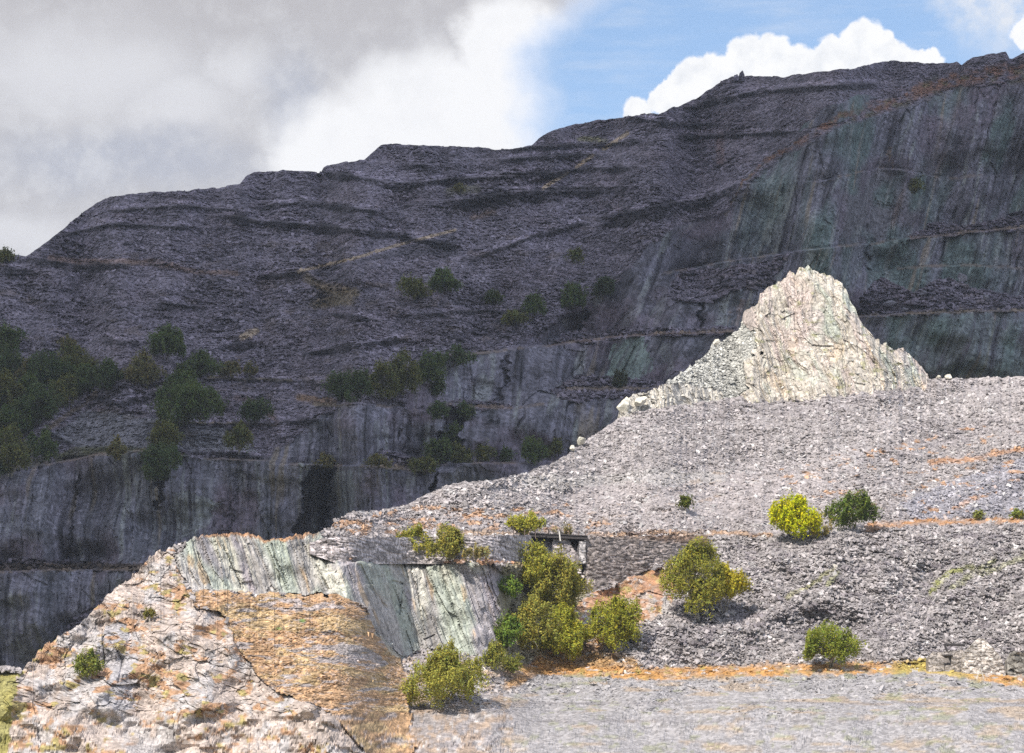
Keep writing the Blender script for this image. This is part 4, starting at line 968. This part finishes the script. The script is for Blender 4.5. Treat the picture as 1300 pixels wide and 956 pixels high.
cl = mesh_np('cloud', V.reshape(-1, 3), grid_quads(n2, n1), cm, smooth=True); tag(cl, kind='structure')

# ---- sky with clouds by direction
W = bpy.data.worlds.new('World'); SC.world = W; W.use_nodes = True; nt = W.node_tree; N = nt.nodes; L = nt.links
for n_ in list(N): N.remove(n_)
def val(x):
    return x
def M(op, a, b=None, c_=None, clamp=False):
    n_ = N.new('ShaderNodeMath'); n_.operation = op; n_.use_clamp = clamp
    for i, q in enumerate((a, b, c_)):
        if q is None: continue
        if isinstance(q, (int, float)): n_.inputs[i].default_value = q
        else: L.new(q, n_.inputs[i])
    return n_.outputs[0]
def SS(lo, hi, x):
    n_ = N.new('ShaderNodeMapRange'); n_.interpolation_type = 'SMOOTHSTEP'
    n_.inputs['From Min'].default_value = lo; n_.inputs['From Max'].default_value = hi
    L.new(x, n_.inputs['Value']); return n_.outputs[0]
def MC(k, a, b):
    n_ = N.new('ShaderNodeMix'); n_.data_type = 'RGBA'
    L.new(k, n_.inputs[0])
    for i, q in ((6, a), (7, b)):
        if isinstance(q, tuple): n_.inputs[i].default_value = q + (1,)
        else: L.new(q, n_.inputs[i])
    return n_.outputs[2]
tc = N.new('ShaderNodeTexCoord'); sx = N.new('ShaderNodeSeparateXYZ'); L.new(tc.outputs['Generated'], sx.inputs[0])
X_, Y_, Z_ = sx.outputs
az = M('ARCTAN2', X_, Y_); el = M('ARCTAN2', Z_, M('SQRT', M('ADD', M('MULTIPLY', X_, X_), M('MULTIPLY', Y_, Y_))))
PPD = F
Ux = M('MULTIPLY_ADD', az, PPD * .985, 650.0); Vx = M('MULTIPLY_ADD', M('TANGENT', M('SUBTRACT', el, TH)), -PPD, 478.0)
def NZ(scale, detail=6, rough=.55, off=0.0, ys=1.0):
    cb = N.new('ShaderNodeCombineXYZ'); L.new(M('MULTIPLY', Ux, 1 / scale), cb.inputs[0]); L.new(M('MULTIPLY', Vx, ys / scale), cb.inputs[1]); cb.inputs[2].default_value = off
    n_ = N.new('ShaderNodeTexNoise'); n_.inputs['Scale'].default_value = 1; n_.inputs['Detail'].default_value = detail; n_.inputs['Roughness'].default_value = rough
    L.new(cb.outputs[0], n_.inputs['Vector']); return M('SUBTRACT', n_.outputs[0], .5)
def blob(u, v, rx, ry, Uq, Vq):
    a = M('MULTIPLY', M('SUBTRACT', Uq, u), 1 / rx); b = M('MULTIPLY', M('SUBTRACT', Vq, v), 1 / ry)
    return M('SUBTRACT', 1.0, M('SQRT', M('ADD', M('MULTIPLY', a, a), M('MULTIPLY', b, b))))
nA = NZ(150, 5, .6, 1.0); nB = NZ(150, 3, .6, 7.3); nC_ = NZ(34, 4, .62, 3.1); nD = NZ(34, 3, .62, 5.7)
Uw = M('ADD', Ux, M('ADD', M('MULTIPLY', nA, 110), M('MULTIPLY', nC_, 30))); Vw = M('ADD', Vx, M('ADD', M('MULTIPLY', nB, 80), M('MULTIPLY', nD, 24)))
# big cloud
ue = M('ADD', 676.0, M('MULTIPLY', M('MAXIMUM', M('SUBTRACT', 62.0, Vx), 0.0), 1.15))
m1 = SS(-60, 45, M('SUBTRACT', ue, Uw))
hole = SS(-.2, .6, blob(-10, 268, 150, 60, Uw, Vw))
white = None
def mxm(a, b): return b if a is None else M('MAXIMUM', a, b)
for q in ((590, 150, 215, 105, .42), (490, 190, 190, 100, .42), (655, 60, 90, 90, .4), (400, 205, 90, 60, .5)):
    white = mxm(white, M('MULTIPLY', SS(-.02, q[4], blob(*q[:4], Uw, Vw)), 1.0))
light = None
for q in ((300, 85, 75, 60), (90, 90, 230, 110), (30, 310, 110, 45), (215, 140, 120, 70)):
    light = mxm(light, SS(0, .8, blob(*q, Uw, Vw)))
darkc = mxm(mxm(None, SS(0, .8, blob(370, 150, 60, 130, Uw, Vw))), SS(0, .8, blob(160, 215, 260, 60, Uw, Vw)))
col1 = MC(light, (.57, .565, .59), (.74, .74, .77))
col1 = MC(M('MULTIPLY', darkc, .7), col1, (.47, .50, .59))
col1 = MC(M('MULTIPLY', SS(-.12, .25, nC_), .35), col1, (.78, .78, .80))
col1 = MC(M('MULTIPLY', SS(110, 10, Vw), .5), col1, (.50, .48, .49))
col1 = MC(white, col1, (.99, .99, 1.0))
col1 = MC(M('MULTIPLY', SS(-.05, .35, M('ADD', nA, M('MULTIPLY', nC_, .6))), .35), col1, (.78, .79, .82))
# white cumulus behind the ridge
nE = NZ(26, 4, .6, 11.1); nF = NZ(26, 3, .6, 13.1)
Uc = M('ADD', Ux, M('MULTIPLY', nE, 26)); Vc = M('ADD', Vx, M('MULTIPLY', nF, 26))
m2 = None
for q in ((811, 142, 22, 22), (860, 135, 26, 36), (885, 110, 34, 40), (915, 100, 34, 34), (955, 86, 38, 42), (985, 82, 34, 38), (1020, 98, 38, 38), (1062, 84, 34, 36), (1100, 66, 36, 38), (1120, 78, 34, 34), (1150, 92, 30, 28), (1000, 130, 180, 55), (1320, 60, 34, 26), (1180, 86, 28, 14)):
    m2 = mxm(m2, M('MULTIPLY', blob(*q, Uc, Vc), q[2] / 30.0))
m2 = SS(-.03, .2, m2)
col2 = MC(M('MULTIPLY', SS(-.12, .3, M('ADD', M('MULTIPLY', nE, .7), M('MULTIPLY', nC_, .7))), .75), (1.04, 1.04, 1.04), (.80, .83, .88))
# thin veil at the right
veil = M('MULTIPLY', M('MULTIPLY', SS(1120, 1260, Uw), SS(100, 20, Vw)), SS(-.35, .35, M('ADD', nA, nC_)))
veil2 = M('MULTIPLY', SS(-.1, .4, NZ(120, 6, .6, 21.0, 5.0)), .35)
# everything else of the sky: unseen broken cloud, its brightness set for fill light
n3 = N.new('ShaderNodeTexNoise'); n3.inputs['Scale'].default_value = 3.2; n3.inputs['Detail'].default_value = 3; L.new(tc.outputs['Generated'], n3.inputs['Vector'])
inside = M('MULTIPLY', M('MULTIPLY', SS(-700, -100, Ux), SS(2100, 1500, Ux)), SS(-700, -200, Vx))
m3 = M('MULTIPLY', SS(.38, .55, n3.outputs[0]), M('SUBTRACT', 1.0, inside))
sky = N.new('ShaderNodeTexSky'); sky.sky_type = 'NISHITA'; sky.sun_disc = False; sky.sun_elevation = SEL; sky.sun_rotation = math.pi + SAZ
sky.air_density = 1.0; sky.dust_density = .6; sky.ozone_density = 2.0
for nm_, yy, zz in (('near', YF, ZF), ('peak', YP, ZP), ('far', YB, ZB)):
    q_ = yy + zz * math.cos(SAZ) / math.tan(SEL); print('SHADE', nm_, q_.min(), q_.max(), np.percentile(q_, (.1, 99.9)), 'Y', yy.min(), yy.max())
SKYS = .135; CLB = .80
bg1 = N.new('ShaderNodeBackground'); bg1.inputs['Strength'].default_value = SKYS; L.new(sky.outputs[0], bg1.inputs[0])
allc = MC(m2, (.95, 1.05, 1.3), col2); allc = MC(m1, allc, col1)
below = SS(-.02, .0, Z_)
allc = MC(M('MULTIPLY', inside, M('SUBTRACT', 1.0, M('MAXIMUM', m1, m2))), allc, (.86, .88, .92))
msk = M('MAXIMUM', M('MAXIMUM', M('MULTIPLY', m1, SS(-1500, -500, Ux)), m2), M('MAXIMUM', M('MULTIPLY', M('MAXIMUM', veil, veil2), inside), m3))
bg2 = N.new('ShaderNodeBackground'); bg2.inputs['Strength'].default_value = CLB; L.new(allc, bg2.inputs[0])
ms = N.new('ShaderNodeMixShader'); L.new(msk, ms.inputs[0]); L.new(bg1.outputs[0], ms.inputs[1]); L.new(bg2.outputs[0], ms.inputs[2])
ow = N.new('ShaderNodeOutputWorld'); L.new(ms.outputs[0], ow.inputs[0])

vs = SC.view_settings; vs.view_transform = 'Standard'; vs.look = 'None'; vs.gamma = 1; vs.exposure = 0.40; vs.use_curve_mapping = False
SC.cycles.use_denoising = False; SC.cycles.sample_clamp_indirect = 3.0
SC.cycles.max_bounces = 3; SC.cycles.diffuse_bounces = 2; SC.cycles.caustics_reflective = False; SC.cycles.caustics_refractive = False; SC.cycles.transmission_bounces = 2

# ---- thin blue air over the quarry
hb_ = MB(); hb_.box(-3200, 3200, -2200, 4200, -9.5, 620)
hm = bpy.data.materials.new('haze_air'); hm.use_nodes = True; nt = hm.node_tree; N = nt.nodes; N.remove(N['Principled BSDF'])
pv = N.new('ShaderNodeVolumePrincipled'); pv.inputs['Density'].default_value = HAZE; pv.inputs['Color'].default_value = (.78, .86, 1, 1); pv.inputs['Anisotropy'].default_value = .2
nt.links.new(pv.outputs[0], N['Material Output'].inputs['Volume'])
if HAZE > 0: tag(hb_.build('haze', hm), kind='stuff')
